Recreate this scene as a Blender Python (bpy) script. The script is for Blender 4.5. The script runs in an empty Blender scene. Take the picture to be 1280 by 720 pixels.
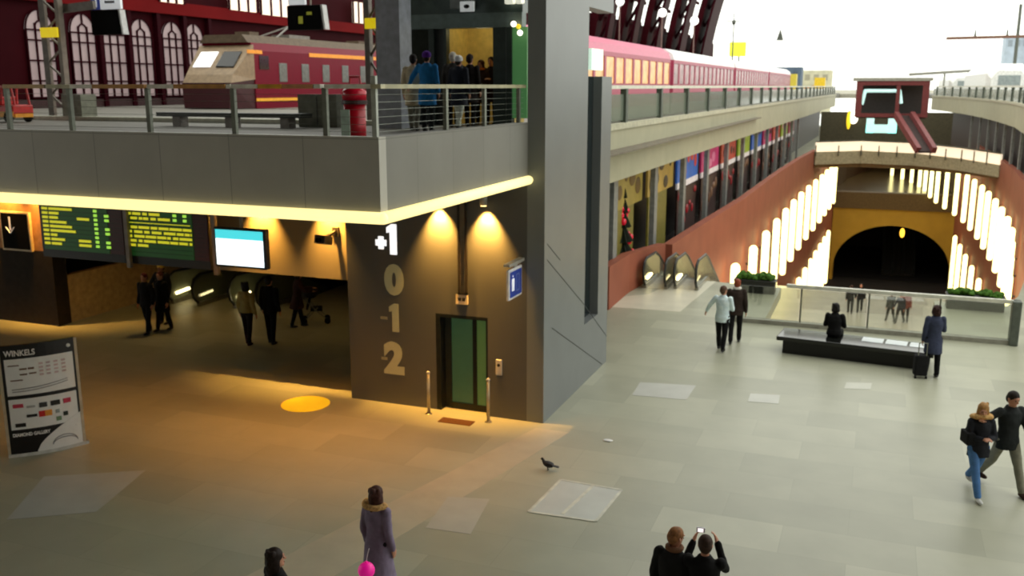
import bpy, bmesh, math, random
from mathutils import Vector, Matrix
from mathutils.geometry import tessellate_polygon
random.seed(7)
C = bpy.context.scene
COL = C.collection
PI = math.pi
# ------------------------------------------------------------------ camera frame (1280x720)
F=1180.;TH=math.atan(252/F);PSI=math.atan(465*math.cos(TH)/F);H=6.7
def ray(u,v):
    a=(u-640)/F;b=(360-v)/F
    st,ct,sp,cp=math.sin(TH),math.cos(TH),math.sin(PSI),math.cos(PSI)
    return (a*cp-sp*ct+b*(-sp*st), a*sp+cp*ct+b*cp*st, -st+b*ct)
def G(u,v,z=0.):
    d=ray(u,v);t=(z-H)/d[2];return (d[0]*t,d[1]*t)
def GX(u,v,x):
    d=ray(u,v);t=x/d[0];return (d[1]*t,H+d[2]*t)
def GY(u,v,y):
    d=ray(u,v);t=y/d[1];return (d[0]*t,H+d[2]*t)

# ------------------------------------------------------------------ materials
def lin(c):
    return tuple(((x/255.)/12.92 if x/255.<=.04045 else ((x/255.+.055)/1.055)**2.4) for x in c)
MATS={}
def mat(name, rgb, rough=.6, metal=0., var=.18, scale=6., emit=0., ecol=None, bump=0., spec=.5, alpha=1., trans=0.):
    if name in MATS: return MATS[name]
    m=bpy.data.materials.new(name); m.use_nodes=True
    nt=m.node_tree; b=nt.nodes['Principled BSDF']
    c=lin(rgb)
    b.inputs['Roughness'].default_value=rough; b.inputs['Metallic'].default_value=metal
    b.inputs['Specular IOR Level'].default_value=spec if rough<.6 else min(spec,.25)
    tc=nt.nodes.new('ShaderNodeTexCoord'); no=nt.nodes.new('ShaderNodeTexNoise')
    no.inputs['Scale'].default_value=scale; no.inputs['Detail'].default_value=3
    nt.links.new(tc.outputs['Object'],no.inputs['Vector'])
    r=nt.nodes.new('ShaderNodeValToRGB')
    r.color_ramp.elements[0].position=.3; r.color_ramp.elements[1].position=.7
    r.color_ramp.elements[0].color=tuple(x*(1-var) for x in c)+(1,)
    r.color_ramp.elements[1].color=tuple(min(1,x*(1+var)) for x in c)+(1,)
    nt.links.new(no.outputs['Fac'],r.inputs['Fac']); nt.links.new(r.outputs['Color'],b.inputs['Base Color'])
    if emit>0:
        b.inputs['Emission Color'].default_value=tuple(ecol or c)+(1,)
        b.inputs['Emission Strength'].default_value=emit
    if bump>0:
        bp=nt.nodes.new('ShaderNodeBump'); bp.inputs['Strength'].default_value=bump; bp.inputs['Distance'].default_value=.03
        nt.links.new(no.outputs['Fac'],bp.inputs['Height']); nt.links.new(bp.outputs['Normal'],b.inputs['Normal'])
    if trans>0: b.inputs['Transmission Weight'].default_value=trans
    if alpha<1: b.inputs['Alpha'].default_value=alpha
    MATS[name]=m
    return m
def emat(name, rgb, strength):
    """a surface that gives off light (tube, screen, lit letters)"""
    if name in MATS: return MATS[name]
    m=mat(name,rgb,.5,0,.05,4.,emit=strength,ecol=lin(rgb)); return m
def panel_mat(name, rgb, w, h, mortar=.01, var=.06, rough=.45, dark=.55, axis='XZ', offset=0., bump=.15):
    if name in MATS: return MATS[name]
    m=bpy.data.materials.new(name); m.use_nodes=True
    nt=m.node_tree; b=nt.nodes['Principled BSDF']; c=lin(rgb)
    tc=nt.nodes.new('ShaderNodeTexCoord'); sx=nt.nodes.new('ShaderNodeSeparateXYZ'); cb=nt.nodes.new('ShaderNodeCombineXYZ')
    nt.links.new(tc.outputs['Object'],sx.inputs[0])
    nt.links.new(sx.outputs[axis[0]],cb.inputs[0]); nt.links.new(sx.outputs[axis[1]],cb.inputs[1])
    br=nt.nodes.new('ShaderNodeTexBrick'); nt.links.new(cb.outputs[0],br.inputs['Vector'])
    br.offset=offset; br.inputs['Scale'].default_value=1
    br.inputs['Brick Width'].default_value=w; br.inputs['Row Height'].default_value=h
    br.inputs['Mortar Size'].default_value=mortar; br.inputs['Mortar Smooth'].default_value=.3
    br.inputs['Color1'].default_value=tuple(x*(1-var) for x in c)+(1,)
    br.inputs['Color2'].default_value=tuple(x*(1+var) for x in c)+(1,)
    br.inputs['Mortar'].default_value=tuple(x*dark for x in c)+(1,)
    no=nt.nodes.new('ShaderNodeTexNoise'); no.inputs['Scale'].default_value=1.3; no.inputs['Detail'].default_value=4
    nt.links.new(tc.outputs['Object'],no.inputs['Vector'])
    mx=nt.nodes.new('ShaderNodeMix'); mx.data_type='RGBA'; mx.blend_type='MULTIPLY'; mx.inputs['Factor'].default_value=1
    mr=nt.nodes.new('ShaderNodeMapRange'); mr.inputs[3].default_value=.85; mr.inputs[4].default_value=1.15
    nt.links.new(no.outputs['Fac'],mr.inputs[0]); nt.links.new(mr.outputs[0],mx.inputs[7]); nt.links.new(br.outputs['Color'],mx.inputs[6])
    nt.links.new(mx.outputs[2],b.inputs['Base Color']); b.inputs['Roughness'].default_value=rough
    MATS[name]=m
    return m

# ------------------------------------------------------------------ mesh collecting
class MB:
    def __init__(s): s.bm=bmesh.new()
    def box(s,x0,x1,y0,y1,z0,z1,bev=0.):
        vs=[s.bm.verts.new((x,y,z)) for z in (z0,z1) for y in (y0,y1) for x in (x0,x1)]
        for f in ((0,2,3,1),(4,5,7,6),(0,1,5,4),(2,6,7,3),(0,4,6,2),(1,3,7,5)): s.bm.faces.new([vs[i] for i in f])
        return s
    def obox(s,c,ax,ay,az,hx,hy,hz):
        c=Vector(c);ax=Vector(ax).normalized();ay=Vector(ay).normalized();az=Vector(az).normalized()
        vs=[s.bm.verts.new(c+ax*hx*i+ay*hy*j+az*hz*k) for k in (-1,1) for j in (-1,1) for i in (-1,1)]
        for f in ((0,2,3,1),(4,5,7,6),(0,1,5,4),(2,6,7,3),(0,4,6,2),(1,3,7,5)): s.bm.faces.new([vs[i] for i in f])
        return s
    def bar(s,p,q,w,h=None):
        """rectangular bar from p to q, w wide and h high"""
        h=h or w;p=Vector(p);q=Vector(q);d=q-p
        if d.length<1e-6: return s
        az=d.normalized();up=Vector((0,0,1)) if abs(az.z)<.95 else Vector((0,1,0))
        ax=az.cross(up).normalized();ay=ax.cross(az).normalized()
        return s.obox((p+q)/2,ax,ay,az,w/2,h/2,d.length/2)
    def rings(s,rings,cap=True,close=True):
        R=[[s.bm.verts.new(p) for p in r] for r in rings]
        n=len(R[0])
        for a,b in zip(R[:-1],R[1:]):
            for i in range(n if close else n-1):
                s.bm.faces.new((a[i],a[(i+1)%n],b[(i+1)%n],b[i]))
        if cap: s.bm.faces.new(R[0][::-1]); s.bm.faces.new(R[-1])
        return s
    def tube(s,p,q,r0,r1=None,n=12,ends=False):
        r1=r0 if r1 is None else r1;p=Vector(p);q=Vector(q);d=(q-p)
        if d.length<1e-6: return s
        az=d.normalized();up=Vector((0,0,1)) if abs(az.z)<.95 else Vector((0,1,0))
        ax=az.cross(up).normalized();ay=az.cross(ax).normalized()
        s.rings([[c+ax*r*math.cos(2*PI*i/n)+ay*r*math.sin(2*PI*i/n) for i in range(n)] for c,r in ((p,r0),(q,r1))])
        if ends: s.ell(p,r0,r0,r0,10); s.ell(q,r1,r1,r1,10)
        return s
    def path(s,pts,r,n=8):
        for a,b in zip(pts[:-1],pts[1:]): s.tube(a,b,r,r,n)
        for a in pts[1:-1]: s.ell(a,r,r,r,8)
        return s
    def ell(s,c,rx,ry,rz,n=16,rot=None):
        M=Matrix.Translation(Vector(c))@(rot.to_4x4() if rot else Matrix())@Matrix.Diagonal((rx,ry,rz,1))
        bmesh.ops.create_uvsphere(s.bm,u_segments=n,v_segments=max(6,n//2+2),radius=1,matrix=M)
        return s
    def loft(s,secs,n=20):
        """secs: (centre, rx, ry) horizontal ellipses"""
        return s.rings([[Vector(c)+Vector((rx*math.cos(2*PI*i/n),ry*math.sin(2*PI*i/n),0)) for i in range(n)] for c,rx,ry in secs])
    def prism(s,poly,z0,z1):
        n=len(poly)
        a=[s.bm.verts.new((x,y,z0)) for x,y in poly];b=[s.bm.verts.new((x,y,z1)) for x,y in poly]
        for i in range(n): s.bm.faces.new((a[i],a[(i+1)%n],b[(i+1)%n],b[i]))
        s.bm.faces.new(a[::-1]); s.bm.faces.new(b)
        return s
    def prismM(s,poly,t,M):
        """poly in local xy, thickness t along local z, placed with matrix M"""
        n=len(poly)
        a=[s.bm.verts.new(M@Vector((x,y,0))) for x,y in poly];b=[s.bm.verts.new(M@Vector((x,y,t))) for x,y in poly]
        for i in range(n): s.bm.faces.new((a[i],a[(i+1)%n],b[(i+1)%n],b[i]))
        s.bm.faces.new(a[::-1]); s.bm.faces.new(b)
        return s
    def wallpath(s,pts,th,z0,z1):
        """upright wall following pts [(x,y[,z0,z1])], thickness th to the left of the path"""
        P=[Vector((p[0],p[1],0)) for p in pts];N=[]
        for i in range(len(P)):
            d=(P[min(i+1,len(P)-1)]-P[max(i-1,0)]).normalized(); N.append(Vector((-d.y,d.x,0)))
        R=[]
        for i,(p,nn) in enumerate(zip(P,N)):
            a,b=(pts[i][2],pts[i][3]) if len(pts[i])>2 else (z0,z1)
            q=p+nn*th; R.append([(p.x,p.y,a),(q.x,q.y,a),(q.x,q.y,b),(p.x,p.y,b)])
        return s.rings(R)
    def build(s,name,material,parent=None,smooth=False,bevel=0.):
        bmesh.ops.recalc_face_normals(s.bm,faces=s.bm.faces[:])
        me=bpy.data.meshes.new(name); s.bm.to_mesh(me); s.bm.free()
        me.materials.append(material)
        if smooth:
            for p in me.polygons: p.use_smooth=True
        o=bpy.data.objects.new(name,me); COL.objects.link(o)
        if parent is not None: o.parent=parent
        if bevel>0:
            b=o.modifiers.new('Bevel','BEVEL'); b.width=bevel; b.segments=2; b.limit_method='ANGLE'
        return o
def tag(o,label=None,cat=None,group=None,kind=None):
    if label: o['label']=label
    if cat: o['category']=cat
    if group: o['group']=group
    if kind: o['kind']=kind
    return o
def struct(o,label=None,cat=None): return tag(o,label,cat,kind='structure')
def thing(name,label,cat,loc=(0,0,0),rz=0.,group=None):
    o=bpy.data.objects.new(name,None); o.empty_display_size=.2; COL.objects.link(o)
    o.location=loc;o.rotation_euler=(0,0,rz); return tag(o,label,cat,group)
def kids(o): return [c for c in bpy.data.objects if c.parent==o]
def copy_tree(o,parent=None):
    c=o.copy(); COL.objects.link(c); c.parent=parent
    for ch in kids(o): copy_tree(ch,c)
    return c
def text(name,s,size,material,parent,M,extrude=.008,bold=.0,align='LEFT'):
    cu=bpy.data.curves.new(name,'FONT'); cu.body=s; cu.size=size; cu.extrude=extrude; cu.offset=bold; cu.align_x=align
    cu.resolution_u=4
    t=bpy.data.objects.new(name+'_c',cu); COL.objects.link(t)
    me=bpy.data.meshes.new_from_object(t.evaluated_get(bpy.context.evaluated_depsgraph_get()))
    bpy.data.objects.remove(t); bpy.data.curves.remove(cu)
    me.name=name; me.transform(M); me.materials.clear(); me.materials.append(material)
    o=bpy.data.objects.new(name,me); COL.objects.link(o)
    if parent is not None:o.parent=parent
    return o
FACE=Matrix.Rotation(PI/2,4,'X')            # text standing up, read from -Y side

# ================================================================== SETTING
M_floor=panel_mat('stone_paving',(163,163,143),1.9,.95,.004,.11,.38,.8,'XY',.5)
def add_floor_stain(m):
    return m
YD=17.2; XT=-5.95; XL=-10.4; XC=-6.3; YC=11.35; ZK=6.03; ZF=5.0; ZB=4.87; ZDECK=5.72
# the oval well in the plaza, seen from above
LEFT=[(-2.75,27.6),(-2.75,32.6),(-7.0,33.0),(-6.9,34.2),(-6.75,40),(-6.4,50),(-6.25,66),(-5.95,80),(-5.4,92),(-5.15,104),(-4.75,122),(-4,140),(-1,158),(2,164)]
RIGHT=[(5,158),(8,140),(9.0,122),(9.1,105),(9.15,85),(9.0,75),(8.3,62),(6.9,51),(5.7,40),(4.6,34),(4.1,32.3),(2.0,32.3),(2.0,27.6)]
VOID=LEFT+RIGHT
ESC_L=[(-8.7,32.2),(-6.95+.0-.35,32.2),(-6.95-.35,40),(-8.7,40)]
ESC_IN=[(-21.0,26.2),(-17.4,26.2),(-17.4,34),(-21.0,34)]
def slab(outer,holes,z,th,name,material):
    loops=[[Vector((x,y,0)) for x,y in outer]]+[[Vector((x,y,0)) for x,y in h] for h in holes]
    tris=tessellate_polygon(loops); flat=[p for l in loops for p in l]
    bm=bmesh.new(); a=[bm.verts.new((p.x,p.y,z)) for p in flat]; b=[bm.verts.new((p.x,p.y,z-th)) for p in flat]
    for t in tris:
        f=bm.faces.new([a[i] for i in t]); f.normal_update()
        if f.normal.z<0: f.normal_flip()
        f=bm.faces.new([b[i] for i in t]); f.normal_update()
        if f.normal.z>0: f.normal_flip()
    k=0
    for l in loops:
        n=len(l)
        for i in range(n):
            i0=k+i;i1=k+(i+1)%n; bm.faces.new((a[i0],a[i1],b[i1],b[i0]))
        k+=n
    bmesh.ops.recalc_face_normals(bm,faces=bm.faces[:])
    me=bpy.data.meshes.new(name); bm.to_mesh(me); bm.free(); me.materials.append(material)
    o=bpy.data.objects.new(name,me); COL.objects.link(o); return o
ESC_IN=[(-20.7,24.6),(-16.9,24.6),(-16.9,33),(-20.7,33)]
fl=struct(slab([(-40,-3),(26,-3),(26,175),(-40,175)],[VOID,ESC_IN],0,.35,'floor',M_floor))
M_low=panel_mat('lower_paving',(190,184,165),1.2,1.2,.01,.06,.25,.7,'XY')
m=MB(); m.box(-12,12,27.7,62.5,-6.3,-6.0); struct(m.build('floor_level_minus_one',M_low))
m=MB(); m.box(-7,10,124.2,168,-6.3,-6.0); struct(m.build('floor_level_minus_one_far',mat('brown_far_floor',(84,66,38),.22,var=.15,scale=.4)))
m=MB(); m.box(-14,14,26,150,-17.2,-17); struct(m.build('floor_level_minus_two',mat('dark_platform',(40,38,36),.6)))

m=MB(); x0,x1,y0,y1=-20.7,-16.9,24.6,33
for bx in ((x0-.2,x0,y0,y1),(x1,x1+.2,y0,y1),(x0-.2,x1+.2,y0-.2,y0),(x0-.2,x1+.2,y1,y1+.2)): m.box(bx[0],bx[1],bx[2],bx[3],-5.5,-.01)
m.box(x0-.2,x1+.2,y0-.2,y1+.2,-5.7,-5.5); struct(m.build('wall_escalator_well',mat('well_dark',(40,38,34),.8)))
# paving patches and inlays, a pale strip, a painted pool of light
def inlay(name,pts,rgb,label,cat='paving patch',z=.005,rough=.4,seam=False):
    m=MB(); m.prism([G(*p) for p in pts],z-.003,z)
    return tag(m.build(name,mat(name+'_%d_%d_%d'%rgb,rgb,rough,var=.06,scale=2)),label,cat)
o=inlay('floor_hatch',[(661,640),(701,600),(777,613),(745,652)],(192,196,190),'pale two-leaf floor hatch set in the paving in front of the pigeon','floor hatch',.006)
m=MB(); q=[G(703,643),G(742,607)]; m.bar((q[0][0],q[0][1],.008),(q[1][0],q[1][1],.008),.06,.006)
for a,b in (((661,640),(701,600)),((701,600),(777,613)),((777,613),(745,652)),((745,652),(661,640))):
    A=G(*a);B=G(*b); m.bar((A[0],A[1],.008),(B[0],B[1],.008),.05,.006)
m.build('hatch_frame',mat('hatch_frame',(205,205,190),.4),o)
inlay('paving_patch',[(532,660),(560,621),(612,624),(588,668)],(178,178,166),'pale square paving patch left of the floor hatch')
inlay('paving_patch',[(790,494),(800,478),(870,482),(858,500)],(186,186,178),'wide pale paving patch on the plaza right of the lift tower')
inlay('paving_patch',[(935,502),(938,492),(975,494),(973,505)],(190,190,180),'small pale paving patch right of the wide one')
inlay('paving_patch',[(1055,486),(1058,478),(1090,479),(1088,487)],(186,186,172),'small pale paving patch below the black bench')
inlay('paving_patch',[(8,650),(55,596),(182,588),(120,640)],(176,180,176),'large grey paving patch at lower left beyond the info board')
inlay('paving_patch',[(765,372),(765,384),(850,390),(895,352),(850,350),(810,368)],(205,200,180),'pale threshold strip in the floor before the escalators',cat='threshold strip')
m=MB(); m.prism([(-8.05,9.0),(-6.95,9.0),(-5.3,16.9),(-6.0,16.9)],-.002,.0025)
tag(m.build('pale_floor_strip',mat('strip_pale',(180,174,152),.4,var=.08,scale=2)),'pale diagonal strip on the floor running to the corner of the tower','floor strip')  # thin pale strip lying flush with the floor
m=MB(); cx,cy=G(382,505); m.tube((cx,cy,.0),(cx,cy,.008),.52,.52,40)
tag(m.build('floor_light_pool',mat('pool_yellow',(252,225,60),.5,var=.04,emit=.30,ecol=lin((255,205,30)))),'round spotlight pool painted yellow on the floor left of the lift tower','painted light pool')  # pool of spotlight put in as a glowing yellow disc
cx,cy=G(760,551); m=MB(); m.ell((cx,cy,.012),.1,.06,.012,12); tag(m.build('paper_scrap',mat('paper',(235,238,240),.6)),'small white scrap of paper on the floor right of the tower corner','litter')
cx,cy=G(571,527); m=MB(); m.box(cx-.36,cx+.36,cy-.16,cy+.12,0,.012)
tag(m.build('floor_mat',mat('brown_mat',(92,60,34),.9,var=.2,scale=30)),'dark brown mat on the floor before the lift door','mat')

# ---- left deck (level +1)
M_gran=panel_mat('grey_fascia_panels_lightened',(190,188,178),1.25,3.0,.008,.05,.5,.6,'XZ')  # same panels as the side, lightened to make up for weak front light
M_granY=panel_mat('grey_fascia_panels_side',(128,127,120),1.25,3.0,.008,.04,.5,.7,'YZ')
M_deck=mat('deck_paving',(120,118,110),.6,var=.1,scale=2)
deckpoly=[(-40,YC+.2),(XC-.2,YC+.2),(XC-.2,YD+.3),(-7.2,YD+.6),(-7.2,26),(-6.98,43),(-6.6,80),(-6.3,120),(-6.0,150),(-40,150)]
struct(slab(deckpoly,[],ZDECK,.5,'floor_upper_deck',M_deck))
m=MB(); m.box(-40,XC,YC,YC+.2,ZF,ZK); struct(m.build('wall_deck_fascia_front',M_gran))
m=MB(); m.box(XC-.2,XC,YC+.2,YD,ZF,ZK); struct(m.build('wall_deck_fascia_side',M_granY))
m=MB(); m.box(-40,XC-.2,YC+.2,YD+40,4.9,4.95); struct(m.build('ceiling',mat('soffit',(120,112,98),.8)))
# glowing tube light along the fascia foot
M_strip=emat('warm_strip_light',(255,236,160),1.25)
t=thing('strip_light','long warm glowing strip light along the foot of the grey balcony','strip light',(XC,YC,ZB))
m=MB(); m.tube((-33.0,0.0,.06),(0.03,0.0,.06),.085,.085,14); m.ell((.03,0,.06),.085,.085,.085,12); m.build('front_tube',M_strip,t,True)
m=MB(); m.tube((.03,0,.06),(.03,YD-YC-.02,.06),.085,.085,14); m.build('side_tube',M_strip,t,True)

# ---- lift tower
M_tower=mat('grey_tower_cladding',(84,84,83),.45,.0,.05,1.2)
M_towerR=mat('grey_tower_cladding_lit',(118,122,122),.38,.0,.05,1.2)  # lighter copy of the front cladding, daylight on this side put in its colour
dx0,dz1=GY(547,390,YD); dx1=GY(613,392,YD)[0]; dz1=2.1
dx0=-8.33;dx1=-7.16
m=MB()
m.box(XL,dx0,YD,YD+.4,0,ZB+.8); m.box(dx1,XT-.36,YD,YD+.4,0,ZB+.8); m.box(dx0,dx1,YD,YD+.4,dz1,ZB+.8)
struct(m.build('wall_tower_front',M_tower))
y1=20.0;y2=21.1;y3=21.95
m=MB(); m.box(XT-.36,XT,YD,y1,-.0,12); m.box(XT-.36,XT,y1,y3,0,1.4); m.box(XT-.36,XT,y2,y3,1.4,6.92); m.box(XT-.36,XT,y1,y3,8.35,12)
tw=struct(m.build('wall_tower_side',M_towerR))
m=MB(); m.box(XT-.36,XT-.2,y1,y2,1.4,6.92); m.build('slot_glass',mat('slot_dark',(34,42,44),.15),tw)
m=MB()
for (a,b) in (((684,325),(728,378)),((690,410),(752,455)),((728,378),(758,420)),((684,305),(700,325))):
    A=GX(*a,XT);B=GX(*b,XT); m.bar((XT,A[0],A[1]),(XT,B[0],B[1]),.012,.014)
m.build('panel_joints',mat('joint_dark',(70,73,72),.7),tw)
m=MB(); m.box(XT-.03,XT+.04,y1+.1,y2-.1,7.05,7.5); m.build('small_sign',emat('green_white_sign',(215,245,225),.7),tw)
m=MB(); m.box(XL,XL+.3,YD+.4,YD+5,0,ZB); m.box(XL+.3,XT-.4,y3-.3,y3,0,5.2); struct(m.build('wall_tower_back',M_tower))
# lift door in the front of the tower
d=struct(thing('door_1','green glass lift door in the dark grey tower','lift door',((dx0+dx1)/2,YD,0)))
w=(dx1-dx0)/2
m=MB(); m.box(-w,-w+.10,.0,.3,0,dz1); m.box(w-.04,w,.0,.3,0,dz1); m.box(-w+.10,w-.04,.0,.3,dz1-.07,dz1); m.build('door_frame',mat('dark_metal',(38,42,40),.35,.6),d)
mg1=emat('green_lift_glass',(50,86,58),.30); mg2=emat('green_lift_glass_bright',(74,104,54),.36)
m=MB(); m.box(-w+.10,-w+.24,.24,.3,0,dz1-.07); m.build('side_panel',mat('dark_panel',(44,50,48),.4),d)
m=MB(); m.box(-w+.26,.17,.22,.25,.14,dz1-.08); m.build('door_leaf',mg1,d)
m=MB(); m.box(.26,w-.05,.2,.23,.14,dz1-.08); m.build('door_leaf',mg2,d)
m=MB(); m.box(-w+.24,w-.04,.19,.3,0,.14); m.box(.17,.26,.18,.28,.14,dz1-.08); m.build('door_rail',mat('black_metal',(20,22,20),.4,.3),d)
def bollard(u,v):
    x,z=GY(u,v,YD-.25); b=thing('bollard','',"bollard",(x,YD-.32,0))
    m=MB(); m.tube((0,0,0),(0,0,.88),.032,.032,14); m.build('post',mat('steel',(168,160,140),.3,.7),b,True)
    m=MB(); m.ell((0,0,.9),.045,.045,.04,12); m.build('cap',mat('steel_bright',(220,214,200),.25,.6),b,True)
    m=MB(); m.tube((0,0,0),(0,0,.02),.07,.07,16); m.build('base_flange',mat('steel'),b,True) if False else m.build('base_flange',MATS['steel'],b,True)
    return b
bollard(538,515)['label']='slim steel bollard left of the lift door'
bollard(612,522)['label']='slim steel bollard right of the lift door'
# call panel
x,z=GY(624,459,YD); p=thing('call_panel','pale lift call panel on the wall right of the lift door','call panel',(x,YD,z))
m=MB(); m.box(-.07,.07,-.03,0,-.17,.17); m.build('plate',mat('pale_plate',(205,200,190),.4),p,bevel=.015)
m=MB(); m.tube((0,-.045,.05),(0,-.03,.05),.032,.032,16); m.build('button',mat('button_dark',(40,36,34),.4),p)
# recessed vertical slot and small sign above door
xs0,_=GY(573,300,YD);xs1,_=GY(584,300,YD);_,zs=GY(578,368,YD)
t=thing('vertical_wall_channel','narrow vertical channel in the tower wall above the lift door','wall channel',((xs0+xs1)/2,YD,zs)); ww=(xs1-xs0)/2
m=MB(); m.box(-ww,-ww+.035,-.05,0,0,ZB-zs); m.box(ww-.035,ww,-.05,0,0,ZB-zs); m.box(-ww,ww,-.05,0,0,.05); m.build('channel_frame',mat('channel_black',(26,20,16),.5),t)
m=MB(); m.box(-ww+.035,ww-.035,-.012,0,.05,ZB-zs); m.build('channel_back',mat('channel_back',(120,110,95),.5),t)
x,z=GY(578,374,YD); t=thing('small_plate','small cream plate with dark figures under the wall channel','sign',(x,YD,z))
m=MB(); m.box(-.13,.13,-.04,0,-.1,.1); m.build('plate',mat('cream_plate',(214,196,168),.5),t)
m=MB(); m.box(-.08,-.01,-.045,-.04,-.03,.04); m.box(.01,.08,-.045,-.04,-.03,.04); m.build('figures',mat('ink',(40,34,30),.6),t)
# wall wash fixtures (real spots with a housing)
def add_spot(name,loc,target,power,col,size=1.2,blend=.6,rad=.03,parent=None):
    l=bpy.data.lights.new(name,'SPOT'); l.energy=power; l.color=col; l.spot_size=size; l.spot_blend=blend; l.shadow_soft_size=rad
    o=bpy.data.objects.new(name,l); COL.objects.link(o); o.location=loc
    o.rotation_euler=(Vector(target)-Vector(loc)).to_track_quat('-Z','Y').to_euler(); return o
WARM=(1.0,.46,.09)
def wall_lamp(u,label,y=YD,power=75,v=276,group=None):
    x,z=GY(u,v,y-.3); z=4.4
    t=thing('wall_downlight',label,'downlight',(x,y-.20,z))
    m=MB(); m.tube((0,0,0.02),(0,0,.30),.075,.075,18); m.build('housing',mat('fixture_grey',(150,150,146),.4,.3),t,True)
    m=MB(); m.bar((0,0,.22),(0,.20,.22),.04); m.build('bracket',MATS['fixture_grey'],t)
    m=MB(); m.tube((0,0,.005),(0,0,.02),.055,.055,18); m.build('lens',emat('warm_lens',(255,215,130),6.),t)
    s=add_spot('downlight_beam',(x,y-.20,z-.03),(x,y+.10,z-.75),power*19,(1,.50,.09),1.35,.9,.03)
    return t
wall_lamp(542,'wall downlight left of the vertical channel on the tower')
wall_lamp(602,'wall downlight right of the vertical channel on the tower')
# floor numbers
M_numw=emat('white_number',(255,255,255),1.0); M_numb=mat('beige_number',(165,160,120),.5,var=.05,emit=.10,ecol=lin((165,160,120)))
def number(s,u,v,hpx,material,label,minus=None):
    x,z=GY(u,v+hpx/2,YD); x2,z2=GY(u,v-hpx/2,YD); h=z2-z
    t=thing('floor_number',label,'number',(x,YD-.002,z))
    if s=='1':
        Mx=Matrix(((1,0,0,0),(0,0,1,-.008),(0,1,0,0),(0,0,0,1))); q=h/.6
        m=MB(); m.prismM([(-.02*q,0),(.13*q,0),(.13*q,h),(.02*q,h),(-.09*q,h*.88),(-.09*q,h*.70),(-.02*q,h*.73)],.01,Mx); o=m.build('digit',material,t)
    else: o=text('digit',s,h*1.40,material,t,FACE,.006,.05,'CENTER')
    return t,h
t,h=number('1',489,299,38,M_numw,'white number 1 of +1, topmost of the floor numbers')
m=MB(); m.box(-.36,-.10,-.012,0,.17,.30); m.box(-.295,-.165,-.012,0,.10,.37); m.build('plus_sign',M_numw,t,bevel=.03)
number('0',493,349,34,M_numb,'beige number 0 below the white +1')
t,h=number('1',492,397,35,M_numb,'beige number 1 of -1 between the 0 and the 2')
m=MB(); m.box(-.30,-.14,-.008,0,.25,.31); m.build('minus_sign',mat('dim_number',(150,146,122),.5),t)
t,h=number('2',493,447,36,M_numb,'beige number 2 of -2, lowest of the floor numbers')
m=MB(); m.box(-.30,-.16,-.008,0,.25,.31); m.build('minus_sign',MATS['dim_number'],t)
# blue lift sign on a bracket, at right angles to the wall
yA,zA=GX(638,381,-6.42);yB,zB=GX(658,338,-6.42)
y0s=YD-.78
t=thing('lift_sign','blue lift sign with white figures projecting from the tower wall','sign',(-6.42,y0s,3.0))
za=GX(638,364,-6.42)[1]
m=MB(); m.box(-.03,.03,0,.72,-.33,.27); m.build('sign_frame',mat('sign_white',(222,222,224),.4),t,bevel=.02)
m=MB(); m.box(-.036,.036,.05,.67,-.28,.22); m.build('blue_face',mat('sign_blue',(38,62,150),.4,emit=.12),t)
m=MB(); m.box(-.042,.042,.14,.26,-.16,.08); m.ell((0,.2,.13),.042,.045,.045,12); m.build('person_symbol',mat('symbol_white',(238,240,250),.5,emit=.4),t)
m=MB(); m.box(-.04,.04,.38,.40,-.18,.12); m.box(-.04,.04,.52,.54,-.18,.12); m.box(-.04,.04,.38,.54,.12,.14); m.box(-.04,.04,.38,.54,-.2,-.18); m.build('lift_symbol',mat('symbol_pale',(130,145,205),.5),t)
m=MB(); m.box(-.06,.06,-.05,.78,.34,.40); m.box(-.02,.02,.3,.5,.27,.34); m.build('bracket',mat('bracket_grey',(176,172,160),.4,.3),t)

# lintel left of the tower, and the room under the deck
M_lint=mat('lintel_render',(140,128,105),.7,var=.06,scale=1)
XB=GY(262,300,YD+.1)[0]
m=MB(); m.box(XB,XL,YD+.1,YD+.4,2.62,4.9); struct(m.build('wall_lintel',M_lint))
wall_lamp(318,'downlight over the lintel just right of the white screen',YD+.1,60)
wall_lamp(404,'downlight over the lintel beside the projector, left of the tower',YD+.1,60)
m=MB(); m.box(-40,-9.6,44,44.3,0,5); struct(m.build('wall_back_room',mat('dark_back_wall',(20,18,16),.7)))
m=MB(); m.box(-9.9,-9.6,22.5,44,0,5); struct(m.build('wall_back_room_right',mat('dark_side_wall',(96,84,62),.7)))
# far left wall, orange-beige above and dark below
YW=19.75; XW=GY(67,400,YW)[0]
m=MB(); m.box(-40,XW+.25,YW,YW+.4,2.15,4.9); struct(m.build('wall_left_upper',mat('left_upper_wall',(190,140,95),.7)))
m=MB(); m.box(-40,XW+.2,YW-.02,YW+.45,0,2.15); struct(m.build('wall_left_lower',mat('left_lower_wall',(44,36,28),.8)))
wall_lamp(43,'downlight on the far left wall beside the black arrow sign',YW,50)
wall_lamp(2,'downlight on the far left wall at the picture edge',YW,50)
xa,za=GY(5,310,YW-.1);xb,zb=GY(33,268,YW-.1)
t=thing('arrow_sign','black sign with white down arrow on the left wall','sign',((xa+xb)/2,YW,(za+zb)/2)); w=(xb-xa)/2;h=(zb-za)/2
m=MB(); m.box(-w-.05,w+.05,-.09,0,-h-.05,h+.05); m.build('sign_frame',mat('frame_cream',(205,185,150),.5),t)
m=MB(); m.box(-w,w,-.1,-.085,-h,h); m.build('sign_face',mat('sign_black',(14,12,10),.7,spec=.05),t)
m=MB(); m.box(-.2,-.14,-.108,-.1,.02,h*.8); m.bar((-.17,-.104,-.06),(-.33,-.104,.12),.05,.008); m.bar((-.17,-.104,-.06),(-.01,-.104,.12),.05,.008); m.build('arrow',mat('arrow_white',(240,225,205),.5,emit=.3),t)
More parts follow.
